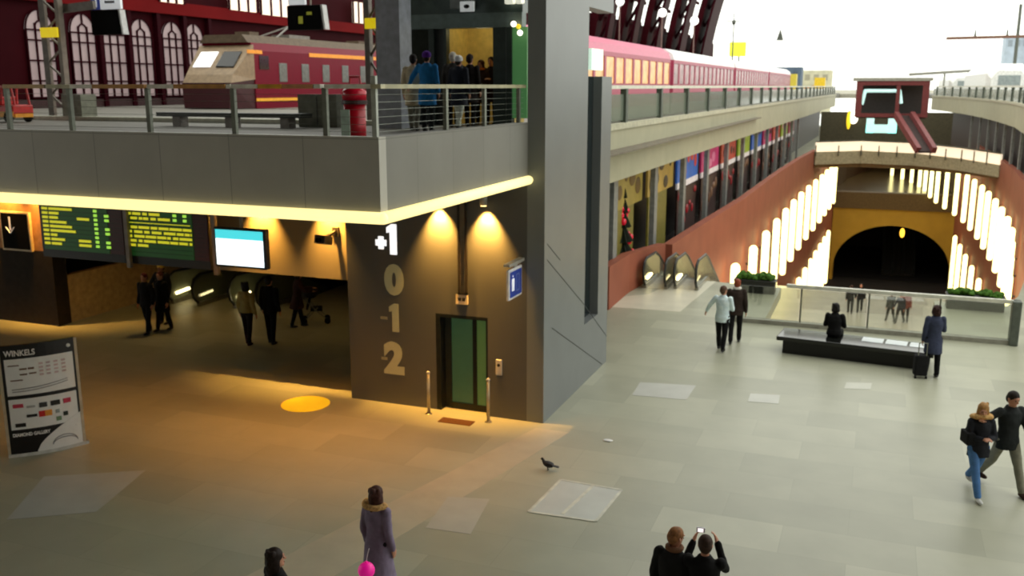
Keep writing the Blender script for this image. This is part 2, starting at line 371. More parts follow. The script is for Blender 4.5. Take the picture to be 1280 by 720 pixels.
# low parapet wall running back
m=MB(); m.box(XW-.1,XW+.15,YW+.5,27,0,1.38); tag(m.build('parapet_wall',mat('sand_parapet',(190,160,112),.6)),'long low sand-coloured parapet wall under the departure board','low wall')

# ---- departure boards
M_row=emat('yellow_led',(205,200,38),.75); M_rowg=emat('green_led',(170,235,80),.8)
YBRD=16.3
def board(u0,u1,v1,label,pat,side):
    x0,z0=GY(u0,v1,YBRD);x1,_=GY(u1,v1,YBRD);ztop=ZB-.05
    t=thing('departure_board',label,'departure board',(x0,YBRD,z0)); W=x1-x0;Hh=ztop-z0
    m=MB(); m.box(-.08,W+.02,0,.25,-.18,Hh); m.build('casing',mat('board_casing',(16,14,14),.5),t)
    m=MB(); m.box(0,W*.82,-.012,0,0,Hh); sc_=m.build('screen',mat('board_green',(14,42,20),.5,emit=.35,ecol=lin((30,75,30))),t)
    m=MB(); m.box(W*.83,W,-.012,0,0,Hh); m.build('side_screen',mat('board_red',(42,12,14),.5,emit=.2),t)
    m=MB(); n=18
    for i in range(n+1): m.box(0,W,-.018,-.012,Hh*i/n-.005,Hh*i/n+.005)
    m.build('row_dividers',mat('board_line',(8,16,10),.5),sc_)
    rnd=random.Random(side+3); rows=MB(); m=MB()
    for i in range(n):
        z=Hh*(i+.5)/n; hh=Hh/n*.28
        def seg(a,b,q=rows): q.box(W*a,W*b,-.024,-.012,z-hh,z+hh)
        if pat=='list':
            if i==0: continue
            seg(.01,.08); seg(.10,.16+rnd.random()*.28)
            if rnd.random()<.2: seg(.45,.60)
            seg(.66,.70,m)
            if i%3: seg(.79,.84,m)
        else:
            if i in (0,1): continue
            if i==7: rows.box(0,W*.8,-.024,-.012,z-.008,z+.008); continue
            a=.01; lim=.17 if i==2 else (.8 if i<7 else .42)
            while a<lim:
                l=.04+rnd.random()*.11; seg(a,min(a+l,.81)); a+=l+.012+rnd.random()*.02
            if i>7: seg(.60,.64,m); seg(.72,.76,m)
    rows.build('text_rows',M_row,sc_); m.build('track_numbers',M_rowg,sc_)
    return t
board(57,156,311,'left-hand departure board with short yellow rows on green','list',1)
board(160,262,319,'right-hand departure board with full yellow text rows on green','text',2)
for u,lb in ((158,'grey upright hanger between the two departure boards'),(267,'grey upright hanger between the right departure board and the white screen')):
    x,_=GY(u,300,YBRD-.1); m=MB(); m.box(x-.05,x+.05,YBRD-.1,YBRD-.02,2.75,4.9); tag(m.build('board_hanger',mat('hanger_grey',(120,112,104),.4,.4)),lb,'hanger')
# white screen
YS=15.6;x0,z0=GY(272,330,YS);x1,z1=GY(328,292,YS); z1+=.03
t=thing('monitor','glowing white screen with cyan top under the strip light','monitor',((x0+x1)/2,YS,(z0+z1)/2)); w=(x1-x0)/2;h=(z1-z0)/2
m=MB(); m.box(-w-.06,w+.06,0,.14,-h-.05,h+.04); m.build('casing',mat('monitor_black',(14,14,14),.4),t,bevel=.02)
m=MB(); m.box(-w,w,-.012,0,-h,h*.5); m.build('screen_white',emat('screen_white',(235,250,255),1.6),t)
m=MB(); m.box(-w,w,-.012,0,h*.5,h); m.build('screen_banner',emat('screen_cyan',(70,205,215),1.1),t)
m=MB(); m.tube((0,.1,h),(0,.1,ZB-(z0+z1)/2),.035,.035,10); m.build('ceiling_pole',MATS['hanger_grey'],t)
# projector / camera on the lintel
x,z=GY(410,298,YD-.2)
t=thing('security_camera','dark camera on a bracket on the orange-lit lintel','security camera',(x,YD+.1,z))
m=MB(); m.obox((-.08,-.35,-.03),(1,0,0),(0,1,-.25),(0,.25,1),.13,.17,.09); m.build('camera_body',mat('camera_dark',(34,28,22),.5),t,bevel=.02)
m=MB(); m.bar((.0,-.3,.05),(.03,0,.12),.06); m.box(-.06,.1,-.04,0,.0,.2); m.build('bracket',MATS['camera_dark'],t)
m=MB(); m.tube((-.08,-.58,-.0),(-.08,-.52,-.01),.05,.05,12); m.build('lens',mat('lens_black',(10,10,10),.1),t)

# floor-washing downlights under the deck edge
def ceiling_lamp(x,y,label,power,size=1.5,blend=.8,z=4.9,tgt=None,col=(1,.36,.03)):
    t=thing('ceiling_downlight',label,'ceiling light',(x,y,z))
    m=MB(); m.tube((0,0,-.03),(0,0,0),.13,.13,20); m.build('trim_ring',mat('ring_metal',(130,125,115),.4,.4),t)
    m=MB(); m.tube((0,0,-.035),(0,0,-.02),.1,.1,20); m.build('lamp_lens',emat('lamp_lens',(255,200,110),4.),t)
    add_spot('ceiling_beam',(x,y,z-.05),tgt or (x,y,0),power*.72,col,size,blend,.08)
ceiling_lamp(-10.0,15.2,'recessed ceiling light under the deck left of the tower',850,1.5,.9,tgt=(-10.1,14.9,0))
ceiling_lamp(-7.6,15.2,'recessed ceiling light under the deck before the lift door',560,1.5,.9,tgt=(-7.2,15.2,0))
ceiling_lamp(-13.2,15.0,'recessed ceiling light under the deck behind the info board',420,1.6,.9)
ceiling_lamp(-17.0,14.5,'recessed ceiling light under the deck left of the screen',200,1.6,.9)
ceiling_lamp(-13.0,23.0,'recessed ceiling light in the room behind the lintel',110,1.9,.9,col=(1,.62,.2))
ceiling_lamp(-18.3,21.0,'recessed ceiling light above the low parapet wall',260,1.9,.9,col=(1,.62,.2))

# ---- balcony railing, left deck
M_post=mat('rail_post',(126,131,119),.4,.4); M_cable=mat('cable_steel',(130,135,125),.3,.6)
t=thing('balcony_railing','grey post and cable railing with handrail painted in wood and sun tones along the left deck','railing',(XC,YC,ZK))
ZR=H-ZK+.02
segs=[(0,52,0),(52,82,1),(84,110,2),(112,175,3),(181,212,2),(214,276,3),(280,283,2),(287,318,2),(319,347,4),(350,388,5),(389,396,2),(403,460,2),(461,472,1)]
cols=[(205,170,110),(200,195,160),(245,240,225),(196,140,60),(225,165,35),(215,150,100)]  # wood tones and sun on the rail, both put into the colours
for (a,b,k) in segs:
    xa=GY(a,108,YC)[0]-XC;xb=GY(b+2,108,YC)[0]-XC
    m=MB(); m.box(max(xa,-34),min(xb,.04),-.06+.1,.06+.1,ZR-.05,ZR+.01)
    q=m.build('handrail_length',mat('handrail_%d'%k,cols[k],.45),t); q['label']=['tan','grey','white','orange-brown','yellow','pinkish'][k]+' handrail length in painted wood and sun tones'
m=MB(); m.box(-.06-.1,.06-.1,.1,YD-YC,ZR-.05,ZR+.01); m.build('handrail_side',mat('handrail_side',(170,165,130),.45),t)
for u in (82,180,287,402):
    x=GY(u,135,YC)[0]-XC; m=MB(); m.box(x-.035,x+.035,.07,.13,0,ZR-.04); m.build('post',M_post,t)
x=-.1; m=MB(); m.box(x-.035,x+.035,.07,.13,0,ZR+.12); m.build('post',mat('rail_post_pale',(185,190,180),.4),t)
for x in [GY(82,135,YC)[0]-XC-1.3]: m=MB(); m.box(x-.035,x+.035,.07,.13,0,ZR-.04); m.build('post',M_post,t)
for u in (557,605,648):
    y=GX(u,130,XC-.1)[0]-YC; m=MB(); m.box(-.13,-.07,y-.04,y+.04,-.01,ZR-.04); m.build('post',M_post,t)
for k in range(6):
    z=.06+k*.1; m=MB(); m.tube((-28,.1,z),(-.1,.1,z),.003,.003,6); m.tube((-.1,.1,z),(-.1,YD-YC,z),.003,.003,6); m.build('cable',M_cable,t)

# ---- right-hand part of the left deck: concrete fascia along the atrium
M_conc=panel_mat('concrete_fascia',(168,165,138),3.0,4.0,.01,.04,.6,.8,'YZ')
FAS=[(-7.02,22.3),(-7.02,26),(-6.94,34),(-6.88,45),(-6.75,62),(-6.6,80),(-6.4,105),(-6.1,140)]
m=MB(); m.wallpath([(x,y,4.02,5.5) for x,y in FAS],.35,0,0); 
f=struct(m.build('wall_gallery_fascia_left',M_conc))
m=MB(); m.wallpath([(x+.07,y,5.5,5.66) for x,y in FAS],.5,0,0); m.build('coping',mat('concrete_coping',(186,183,160),.6),f)
def atrium_rail(pts,spacing,name,label,th):
    t=thing(name,label,'railing',(pts[0][0],pts[0][1],5.66))
    o=Vector((pts[0][0],pts[0][1],5.66))
    def rel(x,y,z): return (x-o.x,y-o.y,z-o.z)
    m=MB()
    for a,b in zip(pts[:-1],pts[1:]): m.bar(rel(a[0],a[1],6.68),rel(b[0],b[1],6.68),.16,.10)
    m.build('handrail',mat('pale_handrail',(214,214,196),.4),t)
    m=MB()
    for a,b in zip(pts[:-1],pts[1:]): m.bar(rel(a[0],a[1],6.1),rel(b[0],b[1],6.1),.03,.75)
    g=mat('rail_glass',(128,138,124),.15,alpha=.72,var=.03); m.build('glass_panels',g,t)
    # posts
    L=0; nxt=.8; 
    for a,b in zip(pts[:-1],pts[1:]):
        A=Vector((a[0],a[1],0));B=Vector((b[0],b[1],0)); l=(B-A).length
        while nxt<L+l:
            p=A+(B-A)*((nxt-L)/l); m=MB(); m.box(p.x-.09-o.x,p.x+.09-o.x,p.y-.12-o.y,p.y+.12-o.y,0,.98); m.build('post',mat('dark_rail_post',(74,82,72),.5),t); nxt+=spacing
        L+=l
    return t
atrium_rail([(x-.12,y) for x,y in FAS],4.6,'gallery_railing','pale-topped glass railing along the left gallery above the atrium',0)
# right gallery fascia
FR=[(4.6,34),(5.7,42.5),(6.9,52),(7.65,60.5),(8.35,72),(8.4,82),(8.2,93),(7.7,103),(6.6,114),(5.4,124)]
m=MB(); m.wallpath([(x,y,4.02,5.5) for x,y in FR],-.35,0,0); f=struct(m.build('wall_gallery_fascia_right',M_conc))
m=MB(); m.wallpath([(x-.07,y,5.5,5.66) for x,y in FR],-.5,0,0); m.build('coping',MATS['concrete_coping'],f)
atrium_rail([(x+.12,y) for x,y in FR],4.6,'gallery_railing','pale-topped glass railing along the right gallery above the atrium',0)
struct(slab([(x+.3,y) for x,y in FR]+[(5.5,165),(30,165),(30,34)],[],5.66,.4,'floor_right_gallery',M_deck))

# ---- terracotta atrium walls
M_terra=mat('terracotta_wall',(152,86,65),.6,var=.1,scale=.8)
def zt(p,z): return (p[0]+(.06 if p[0]<0 else -.06),p[1],-17,z)
LW=[(-6.9,34.2),(-6.75,40),(-6.4,50),(-6.25,66),(-5.95,80),(-5.4,92)]
m=MB(); m.wallpath([zt(p,1.0) for p in LW],.35,0,0)
struct(m.build('wall_atrium_left',M_terra))
m=MB(); m.wallpath([(-5.38,92.1,-17,-.4),(-5.15,104,-17,-.4),(-4.75,122.9,-17,-.4)],.3,0,0); struct(m.build('wall_atrium_end_left',M_terra))
M_dend=mat('dark_end_wall',(70,44,24),.6,var=.2,scale=.5)
m=MB(); m.wallpath([(-4.7,124.3,-6,-.4),(-4,140,-6,-.4),(-1,158,-6,-.4),(2,164,-6,-.4),(5,158,-6,-.4),(8,140,-6,-.4),(9.0,124.3,-6,-.4)],.3,0,0)
struct(m.build('wall_atrium_end',M_dend))
m=MB(); m.wallpath([(9.05,105.1,-17,-.4),(9.0,122.9,-17,-.4)],-.3,0,0); struct(m.build('wall_atrium_end_right',M_terra)); m=MB(); m.box(-4.7,8.9,124.5,125.1,-3.0,-.4); struct(m.build('wall_far_beam',M_dend))
m=MB(); m.wallpath([(-7.35,27.3,0,1.35),(-7.4,30,0,1.3),(-7.05,34.0,0,1.05)],.3,0,0)
struct(m.build('wall_terracotta_end_left',M_terra))
RW=[(5.7,40),(6.9,51),(8.3,62),(9.0,75),(9.15,85),(9.1,105)]
m=MB(); m.wallpath([zt(p,1.0) for p in RW],-.35,0,0); struct(m.build('wall_atrium_right',M_terra))
# near, hidden faces of the well
m=MB(); m.box(-8,8,26.9,27.2,-17,-.36); struct(m.build('wall_atrium_near',M_terra))
# floor edge beam of the level -1 floors
# ---- light tubes in rows on the terracotta walls
M_tube=emat('tube_glow',(255,241,165),3.0)
def tubeproto():
    t=thing('light_tube','','light tube',(0,0,0))
    m=MB(); m.tube((0,0,-2.15),(0,0,2.15),.22,.22,14); m.ell((0,0,2.15),.22,.22,.22,14); m.ell((0,0,-2.15),.22,.22,.22,14); m.build('glowing_tube',M_tube,t,True)
    m=MB(); m.box(-.05,.05,.18,.36,1.3,1.4); m.build('wall_bracket',mat('bracket_dark',(60,50,44),.5),t)
    return t
def along(pts,d):
    L=0
    for a,b in zip(pts[:-1],pts[1:]):
        l=math.hypot(b[0]-a[0],b[1]-a[1])
        if d<=L+l: 
            k=(d-L)/l; return (a[0]+(b[0]-a[0])*k,a[1]+(b[1]-a[1])*k,math.atan2(b[1]-a[1],b[0]-a[0]))
        L+=l
    return None
proto=tubeproto(); first=True
def put_tube(x,y,z,rz,label,group,sz=1.):
    global first
    o=proto if first else copy_tree(proto); first=False
    o.location=(x,y,z); o.rotation_euler=(0,0,rz); o.scale=(1,1,sz); o['label']=label; o['group']=group
LT=[(-6.1,39.5),(-6.05,42),(-5.82,50),(-5.7,66),(-5.6,76),(-5.28,86),(-4.9,95),(-4.6,105),(-4.2,118),(-3.6,130)]
d=0.
while True:
    p=along(LT,d)
    if not p: break
    if p[1]<116: put_tube(p[0],p[1],-3.9,p[2]-0,'tall glowing light tube in the upper row on the left atrium wall','light tubes, upper row of left atrium wall')
    d+=5.6
RT=[(5.2,41.5),(6.35,51),(7.7,62),(8.25,70),(8.5,80),(8.5,90),(8.2,100),(7.6,107.5),(6.6,115),(5.9,124.5),(5.2,133),(4.0,141),(2.0,149)]
d=0.
while True:
    p=along(RT,d)
    if not p: break
    if p[0]>.9: put_tube(p[0],p[1],-3.9,p[2]+PI,'tall glowing light tube in the upper row on the right atrium wall','light tubes, upper row of right atrium wall')
    d+=5.4
for (xy0,xy1,n,side) in (((-5.5,82),(-4.6,111),7,'left'),((8.7,87),(8.45,112),5,'right')):
    for k in range(n):
        s=k/(n-1); put_tube(xy0[0]+(xy1[0]-xy0[0])*s,xy0[1]+(xy1[1]-xy0[1])*s,-12.2,PI/2 if side=='left' else -PI/2,'glowing light tube in the lower row on the %s atrium wall, before the arch'%side,'light tubes, lower row of %s atrium wall'%side,1.3)
# ---- arch across the atrium
M_arch=mat('ochre_arch',(176,140,50),.6,var=.1,scale=.5)
YA=123.
m=MB(); n=28
x0,x1=-6.2,6.2; cxa=2.35; ra=6.0; zsp=-13.4; zc=-7.9
pts=[(-5.2+cxa-.6+ (11.6)*i/n,0) for i in range(n+1)]
arc=[]
for i in range(n+1):
    a=PI-PI*i/n; arc.append((cxa+6.65*math.cos(a), -15.2+5.3*math.sin(a)))
R0=[];R1=[]
for (xx,zz) in arc:
    R0.append([(xx,YA,zz),(xx,YA+1.2,zz),(xx,YA+1.2,-7.95),(xx,YA,-7.95)])
m.rings(R0); m.box(-4.7,cxa-6.65,YA,YA+1.2,-17,-7.95); m.box(cxa+6.65,9.25,YA,YA+1.2,-17,-7.95)
a=struct(m.build('wall_arch',M_arch))
m=MB(); m.box(-4.7,8.95,YA-.2,YA+1.3,-7.95,-5.95); m.build('arch_cornice',mat('arch_cornice',(96,78,50),.6),a)
m=MB(); m.box(-6.0,10,150,150.3,-17,-6.3); m.box(-6.2,-5.9,YA+1.3,150,-17,-6.3); m.box(9.9,10.2,YA+1.3,150,-17,-6.3); m.box(-5.9,9.9,YA+1.3,150,-17,-16.9); m.build('tunnel_lining',mat('tunnel_dark',(14,12,14),.8),a)
# train/stairs seen dark in the tunnel mouth
t=thing('tunnel_escalator','dark escalator bank climbing inside the arch mouth','escalator',(3.2,127,-16.8))
m=MB()
for k in (-1.6,-.4,.8,2.0): m.bar((k,0,.3),(k,12,5.6),.35,1.0)
m.build('balustrades',mat('dark_metal_esc',(40,42,44),.3,.5),t)
m=MB(); m.bar((.2,0,0.1),(.2,12,5.4),3.6,.2); m.build('steps',mat('step_dark',(26,26,28),.6),t)
m=MB(); m.ell((.3,-.5,5.6),.3,.12,.6,10); m.build('warm_lamp',emat('warm_yellow_lamp',(255,190,60),2.5),t)
# ---- bridge across atrium at level 0
Pb=[(-5.3,90),(-1.5,92),(3,91),(6.5,88),(9.0,84)]
ZC=(.9,.98,.92,.75,.6)
m=MB(); m.wallpath([(x,y,b,c) for (x,y),b,c in zip(Pb,(-.23,-.15,-.15,-.25,-.35),ZC)],.5,0,0); br=struct(m.build('wall_bridge_parapet',mat('bridge_concrete',(176,168,140),.6)))
m=MB(); m.wallpath([(x,y+.1,c+.02,c+.85) for (x,y),c in zip(Pb,ZC)],.2,0,0); m.build('lit_glass_band',emat('lit_band',(255,235,205),.9),br)
struct(slab([(-5.3,90.3),(-1.5,92.3),(3,91.3),(6.5,88.3),(9.0,84.3),(9.1,98),(-5.3,98)],[],-.01,.5,'floor_bridge',mat('bridge_soffit',(120,96,60),.5)))
t=thing('bridge_railing','dark post railing on the bridge across the atrium','railing',(0,0,0))
L=0;nx=0
m=MB()
for a,b,c,d in zip(Pb[:-1],Pb[1:],ZC[:-1],ZC[1:]): m.bar((a[0],a[1]-.12,c+.93),(b[0],b[1]-.12,d+.93),.1,.12)
m.build('top_rail',mat('rail_dark',(86,84,68),.5),t)
for a,b in zip(Pb[:-1],Pb[1:]):
    l=math.hypot(b[0]-a[0],b[1]-a[1]); k=int(l/1.5)
    for i in range(k):
        s=i/k; m=MB(); m.box(a[0]+(b[0]-a[0])*s-.05,a[0]+(b[0]-a[0])*s+.05,a[1]+(b[1]-a[1])*s-.15,a[1]+(b[1]-a[1])*s-.05,.55,1.5); m.build('post',MATS['rail_dark'],t)

# red escalator house above bridge
YE=84.; e0,z0=GY(1068,146,YE);e1,z1=GY(1163,101,YE)
t=thing('escalator_house','dark red glazed escalator house standing over the bridge','escalator house',((e0+e1)/2,YE,5.66)); w=(e1-e0)/2; zb=z0-5.66; ztp=z1-5.66
z2=GY(1100,143,YE)[1]-5.66; 
M_dred=mat('dark_red_steel',(104,38,38),.5,.1)
m=MB(); m.box(-w,w,-.3,0,ztp-.35,ztp); m.box(-w,w,-.3,0,zb,zb+.3); m.box(-w,-w+.5,-.28,-.02,zb+.3,ztp-.35); m.box(w-.5,w,-.28,-.02,zb+.3,ztp-.35); m.box(.3,.6,-.28,-.02,zb+.3,ztp-.35); m.build('steel_frame',M_dred,t)
m=MB(); m.box(-w-.3,w+.2,-.4,3.5,ztp,ztp+.25); m.build('roof_slab',mat('roof_grey_house',(150,150,138),.6),t)
m=MB(); m.box(-w+.2,w-.2,3.0,3.4,zb,ztp); m.box(-w+.1,w-.1,0,3.2,zb-.1,zb+.1); m.build('inner_wall',mat('house_inner',(48,40,36),.5),t)
m=MB(); cxx=-.35*w
m.path([(cxx-1.3,-.05,zb+1.0),(cxx-1.1,-.05,zb+2.1),(cxx+1.5,-.05,zb+2.1),(cxx+1.7,-.05,zb+1.1)],.14,8); m.build('lit_tube_frame',emat('pale_cyan_light',(190,230,225),.7),t)
# sloping legs/escalator down to the bridge
t=thing('escalator','dark red escalator sloping down from the house to the bridge','escalator',(0,0,0))
A=GY(1140,143,YE-.5);B=GY(1168,188,YE-5); A2=GY(1120,143,YE-.5);B2=GY(1148,188,YE-5)
for nm,(a,b) in zip(('balustrade','balustrade'),((A,B),(A2,B2))):
    m=MB(); m.bar((a[0],YE-.5,a[1]),(b[0],YE-5,b[1]),.35,.5); m.build(nm,mat('red_balustrade',(120,60,60),.5),t)
m=MB(); m.bar(((A[0]+A2[0])/2,YE-.5,A[1]-.15),((B[0]+B2[0])/2,YE-5,B[1]-.15),1.0,.15); m.build('step_run',mat('step_dark2',(60,48,46),.6),t)
# lit shop windows under the house on the bridge
YQ=97.8
m=MB(); m.box(-5.5,6.2,YQ,YQ+.3,0,4.3); wq=struct(m.build('wall_bridge_end',mat('bridge_end_wall',(70,66,50),.6)))
a0,b0=GY(1082,166,YQ-.1);a1,b1=GY(1122,146,YQ-.1)
m=MB(); m.box(a0,a1,YQ-.06,YQ,b0,b0+.8); m.box(a0,a0+.7,YQ-.06,YQ,b0,b1); m.box(a1-.8,a1,YQ-.06,YQ,b0,b1); m.build('lit_shop_window',MATS['pale_cyan_light'],wq)
m=MB(); a0,b0=GY(1067,147,YQ-.3); m.ell((a0,YQ-.3,b0),.42,.1,.6,12); m.build('white_lamp',emat('white_lamp',(255,245,225),2.5),wq)
m=MB(); a0,b0=GY(1061,150,YQ-.3); m.ell((a0,YQ-.3,b0),.22,.1,.9,10); m.build('yellow_lamp',emat('yellow_lamp',(230,200,40),1.0),wq)

# ---- left gallery at plaza level: pillars, shop wall, displays
M_pil=mat('gallery_pillar',(128,131,128),.5)
def FX(y,P=FAS):
    for a,b in zip(P[:-1],P[1:]):
        if a[1]<=y<=b[1]: return a[0]+(b[0]-a[0])*(y-a[1])/(b[1]-a[1])
    return P[-1][0]
pil_y=[29.0,34.6,40.0,45.6,51.5,57.5,63.5,69.5,75.5,81.5,87.5,93.5]
pp=None
for i,y in enumerate(pil_y):
    x=FX(y)-.75
    if pp is None:
        t=thing('gallery_pillar','grey rectangular pillar in the row along the left gallery','pillar',(x,y,0),0,'pillars along the left gallery')
        m=MB(); m.box(-.09,.09,-.25,.25,0,5.2); m.build('shaft',M_pil,t)
        m=MB(); m.box(-.11,.11,-.28,.28,0,.12); m.build('plinth',mat('plinth_dark',(70,72,70),.5),t); pp=t
    else:
        t=copy_tree(pp); t.location=(x,y,0)
for i,y in enumerate([60,65,70,75,80,85,90,95,100,105]):
    x=FX(y,FR)+.9; t=copy_tree(pp); t.location=(x,y,.0); t['label']='grey rectangular pillar in the row along the right gallery'; t['group']='pillars along the right gallery'
m=MB(); m.wallpath([(x-1.9,y,0,5.2) for x,y in FAS if y<142],.3,0,0); struct(m.build('wall_shopfront_left',mat('dark_shopfront',(50,46,42),.5)))
m=MB(); m.wallpath([(x+2.4,y,0,5.2) for x,y in FR],-.3,0,0); struct(m.build('wall_shopfront_right',mat('dark_shopfront_r',(56,44,42),.5)))
cl=[(142,124,52),(160,132,58),(40,98,182),(186,36,104),(176,66,46),(142,166,36),(42,92,176),(180,34,100),(172,62,44),(150,168,48),(150,50,60)]
names=['ochre','gold','blue','magenta','rust red','lime green','blue','magenta','rust red','lime green','crimson']
spot=['in the bay nearest the escalators','in the second bay with gold pattern','third from the tower','fourth from the tower','fifth from the tower','sixth from the tower','seventh from the tower','eighth from the tower','ninth from the tower','tenth from the tower','at the far end']
for i in range(11):
    y0=pil_y[i]+.35;y1=pil_y[i+1]-.35; ym=(y0+y1)/2; x=FX(ym)-1.12
    t=thing('shop_display','%s shop banner over a dark display %s'%(names[i],spot[i]),'shop display',(x,ym,0)); hl=(y1-y0)/2; 
    m=MB(); m.box(-.04,.04,-hl,hl,2.6,4.3); m.build('banner',mat('banner_%d'%i,cl[i],.5,var=.3,scale=.8,emit=.25),t)
    rr=random.Random(i)
    for k in range(5): m=MB(); m.ell((.05,hl*(-.7+.35*k),rr.uniform(2.9,4.0)),.03,rr.uniform(.2,.5),rr.uniform(.15,.4),10); m.build('motif_shape',mat('motif_%d'%i,[(96,74,30),(60,48,26),(206,70,50),(214,120,160),(70,26,26),(170,190,90)][i%6],.5,emit=.15),t)
    if i>1:
        m=MB(); m.box(-.02,.06,-hl,hl,2.35,2.62); m.build('white_band',mat('white_band',(222,216,214),.6,emit=.2),t)
        m=MB(); m.box(-.04,.03,-hl*.9,hl*.9,0,2.3); m.build('lower_panel',mat('lower_panel',(52,26,24),.5),t)
        for k in range(7): m=MB(); m.ell((.05,hl*(-.75+.25*k),rr.uniform(.8,2.0)),.06,rr.uniform(.14,.32),rr.uniform(.12,.3),8); m.build('decoration',mat('deco_%d'%(i%2),[(140,24,34),(112,82,60)][i%2],.4,emit=.15),t)
    else:
        m=MB(); m.box(-.04,.03,-hl*.9,hl*.5,0,2.6); m.build('lower_panel',mat('olive_panel',(112,104,40),.5,emit=.12),t)
# christmas tree with red baubles
gx,gy=G(813,322,0); gy=33.6; gx=-7.95
t=thing('christmas_tree','dark christmas tree with big red baubles behind the escalators','christmas tree',(gx-.22,gy-1.9,0)); t.scale=(1.0,1.2,1.2)
m=MB()
for k in range(6):
    z=.35+k*.42; r=.62*(1-k/7.5); n=12
    m.rings([[(r*(1 if i%2 else .75)*math.cos(2*PI*i/24),r*(1 if i%2 else .75)*math.sin(2*PI*i/24),z) for i in range(24)],[(.05*math.cos(2*PI*i/24),.05*math.sin(2*PI*i/24),z+.62) for i in range(24)]])
fo_=m.build('foliage',mat('tree_green',(26,34,22),.8,var=.4,scale=12),t)
m=MB(); m.tube((0,0,0),(0,0,.5),.06,.05,8); m.build('trunk',mat('bark',(60,44,30),.8),t)
rr=random.Random(4)
for k in range(16):
    z=rr.uniform(.4,2.3); r=.6*(1-z/3.2); a=rr.uniform(0,2*PI); m=MB(); m.ell((r*math.cos(a),r*math.sin(a),z),.1,.1,.1,12); m.build('bauble',mat('red_bauble',(205,20,48),.2,emit=.25),fo_,True)

# right gallery banners
for i,(y,c,nm) in enumerate([(67.5,(190,70,45),'orange-red'),(62.5,(196,40,90),'pink'),(72.5,(90,140,60),'green')]):
    t=thing('shop_display','%s shop banner behind the right gallery pillars'%nm,'shop display',(FX(y,FR)+1.3,y,0))
    m=MB(); m.box(-.04,.04,-1.8,1.8,2.2,4.4); m.build('banner',mat('rbanner%d'%i,c,.5,var=.3,scale=1,emit=.2),t)
    m=MB(); m.ell((-.05,0,3.3),.03,.8,.5,12); m.build('banner_motif',mat('rmotif%d'%i,(230,120,80),.5,emit=.2),t)

# ---- glass rail at the head of the well, with planters
t=thing('glass_balustrade','long glass balustrade with pale top rail behind the black bench','glass balustrade',(0,27.35,0))
m=MB(); m.box(-2.15,3.7,-.05,.05,1.1,1.2); m.build('top_rail',mat('pale_top_rail',(215,214,200),.35,.2),t)
gm=bpy.data.materials.new('clear_glass'); gm.use_nodes=True; nt=gm.node_tree; 
for nn in list(nt.nodes):
    if nn.type!='OUTPUT_MATERIAL': nt.nodes.remove(nn)
tr=nt.nodes.new('ShaderNodeBsdfTransparent'); gl=nt.nodes.new('ShaderNodeBsdfGlossy'); mxs=nt.nodes.new('ShaderNodeMixShader')
tr.inputs[0].default_value=(.86,.88,.84,1); gl.inputs['Roughness'].default_value=.03; mxs.inputs[0].default_value=.16
nt.links.new(tr.outputs[0],mxs.inputs[1]); nt.links.new(gl.outputs[0],mxs.inputs[2]); nt.links.new(mxs.outputs[0],nt.nodes['Material Output'].inputs[0])
MATS['clear_glass']=gm
for k in range(4):
    a=-3.54+k*1.8; m=MB(); m.box(a+.02,a+1.76,-.012,.012,.12,1.08); m.build('glass_pane',gm,t)
m=MB(); m.box(-3.6,3.7,-.12,.12,0,.12); m.build('base_curb',mat('curb_grey',(150,148,135),.5),t)
for x in (-3.56,-1.74,.06,1.86): m=MB(); m.box(x-.025,x+.025,-.04,.04,.1,1.12); m.build('post',mat('rail_steel',(126,128,116),.35,.4),t)
m=MB(); m.box(3.58,3.80,-.2,.14,0,1.2); m.build('end_post',mat('end_post',(92,98,90),.45,.2),t,bevel=.03)
M_plb=mat('planter_black',(34,36,32),.5); M_hedge=mat('hedge_green',(62,98,30),.9,var=.5,scale=14,bump=.6)
def planter(x0,x1,y,label):
    t=thing('planter',label,'planter',((x0+x1)/2,y,0)); w=(x1-x0)/2
    m=MB(); m.box(-w,w,-.25,.25,0,.42); m.box(-w-.03,w+.03,-.28,.28,.38,.44); m.build('trough',M_plb,t,bevel=.01)
    m=MB(); rr=random.Random(int(y*10))
    for k in range(60): m.ell((rr.uniform(-w+.08,w-.08),rr.uniform(-.24,.24),rr.uniform(.45,.60)),rr.uniform(.07,.12),rr.uniform(.07,.12),rr.uniform(.05,.09),8)
    m.build('hedge',M_hedge,t)
planter(-4.15,-2.85,31.6,'black planter with a clipped green hedge left of the glass balustrade')
planter(2.3,3.9,31.5,'black planter with low green plants at the right end of the balustrade')
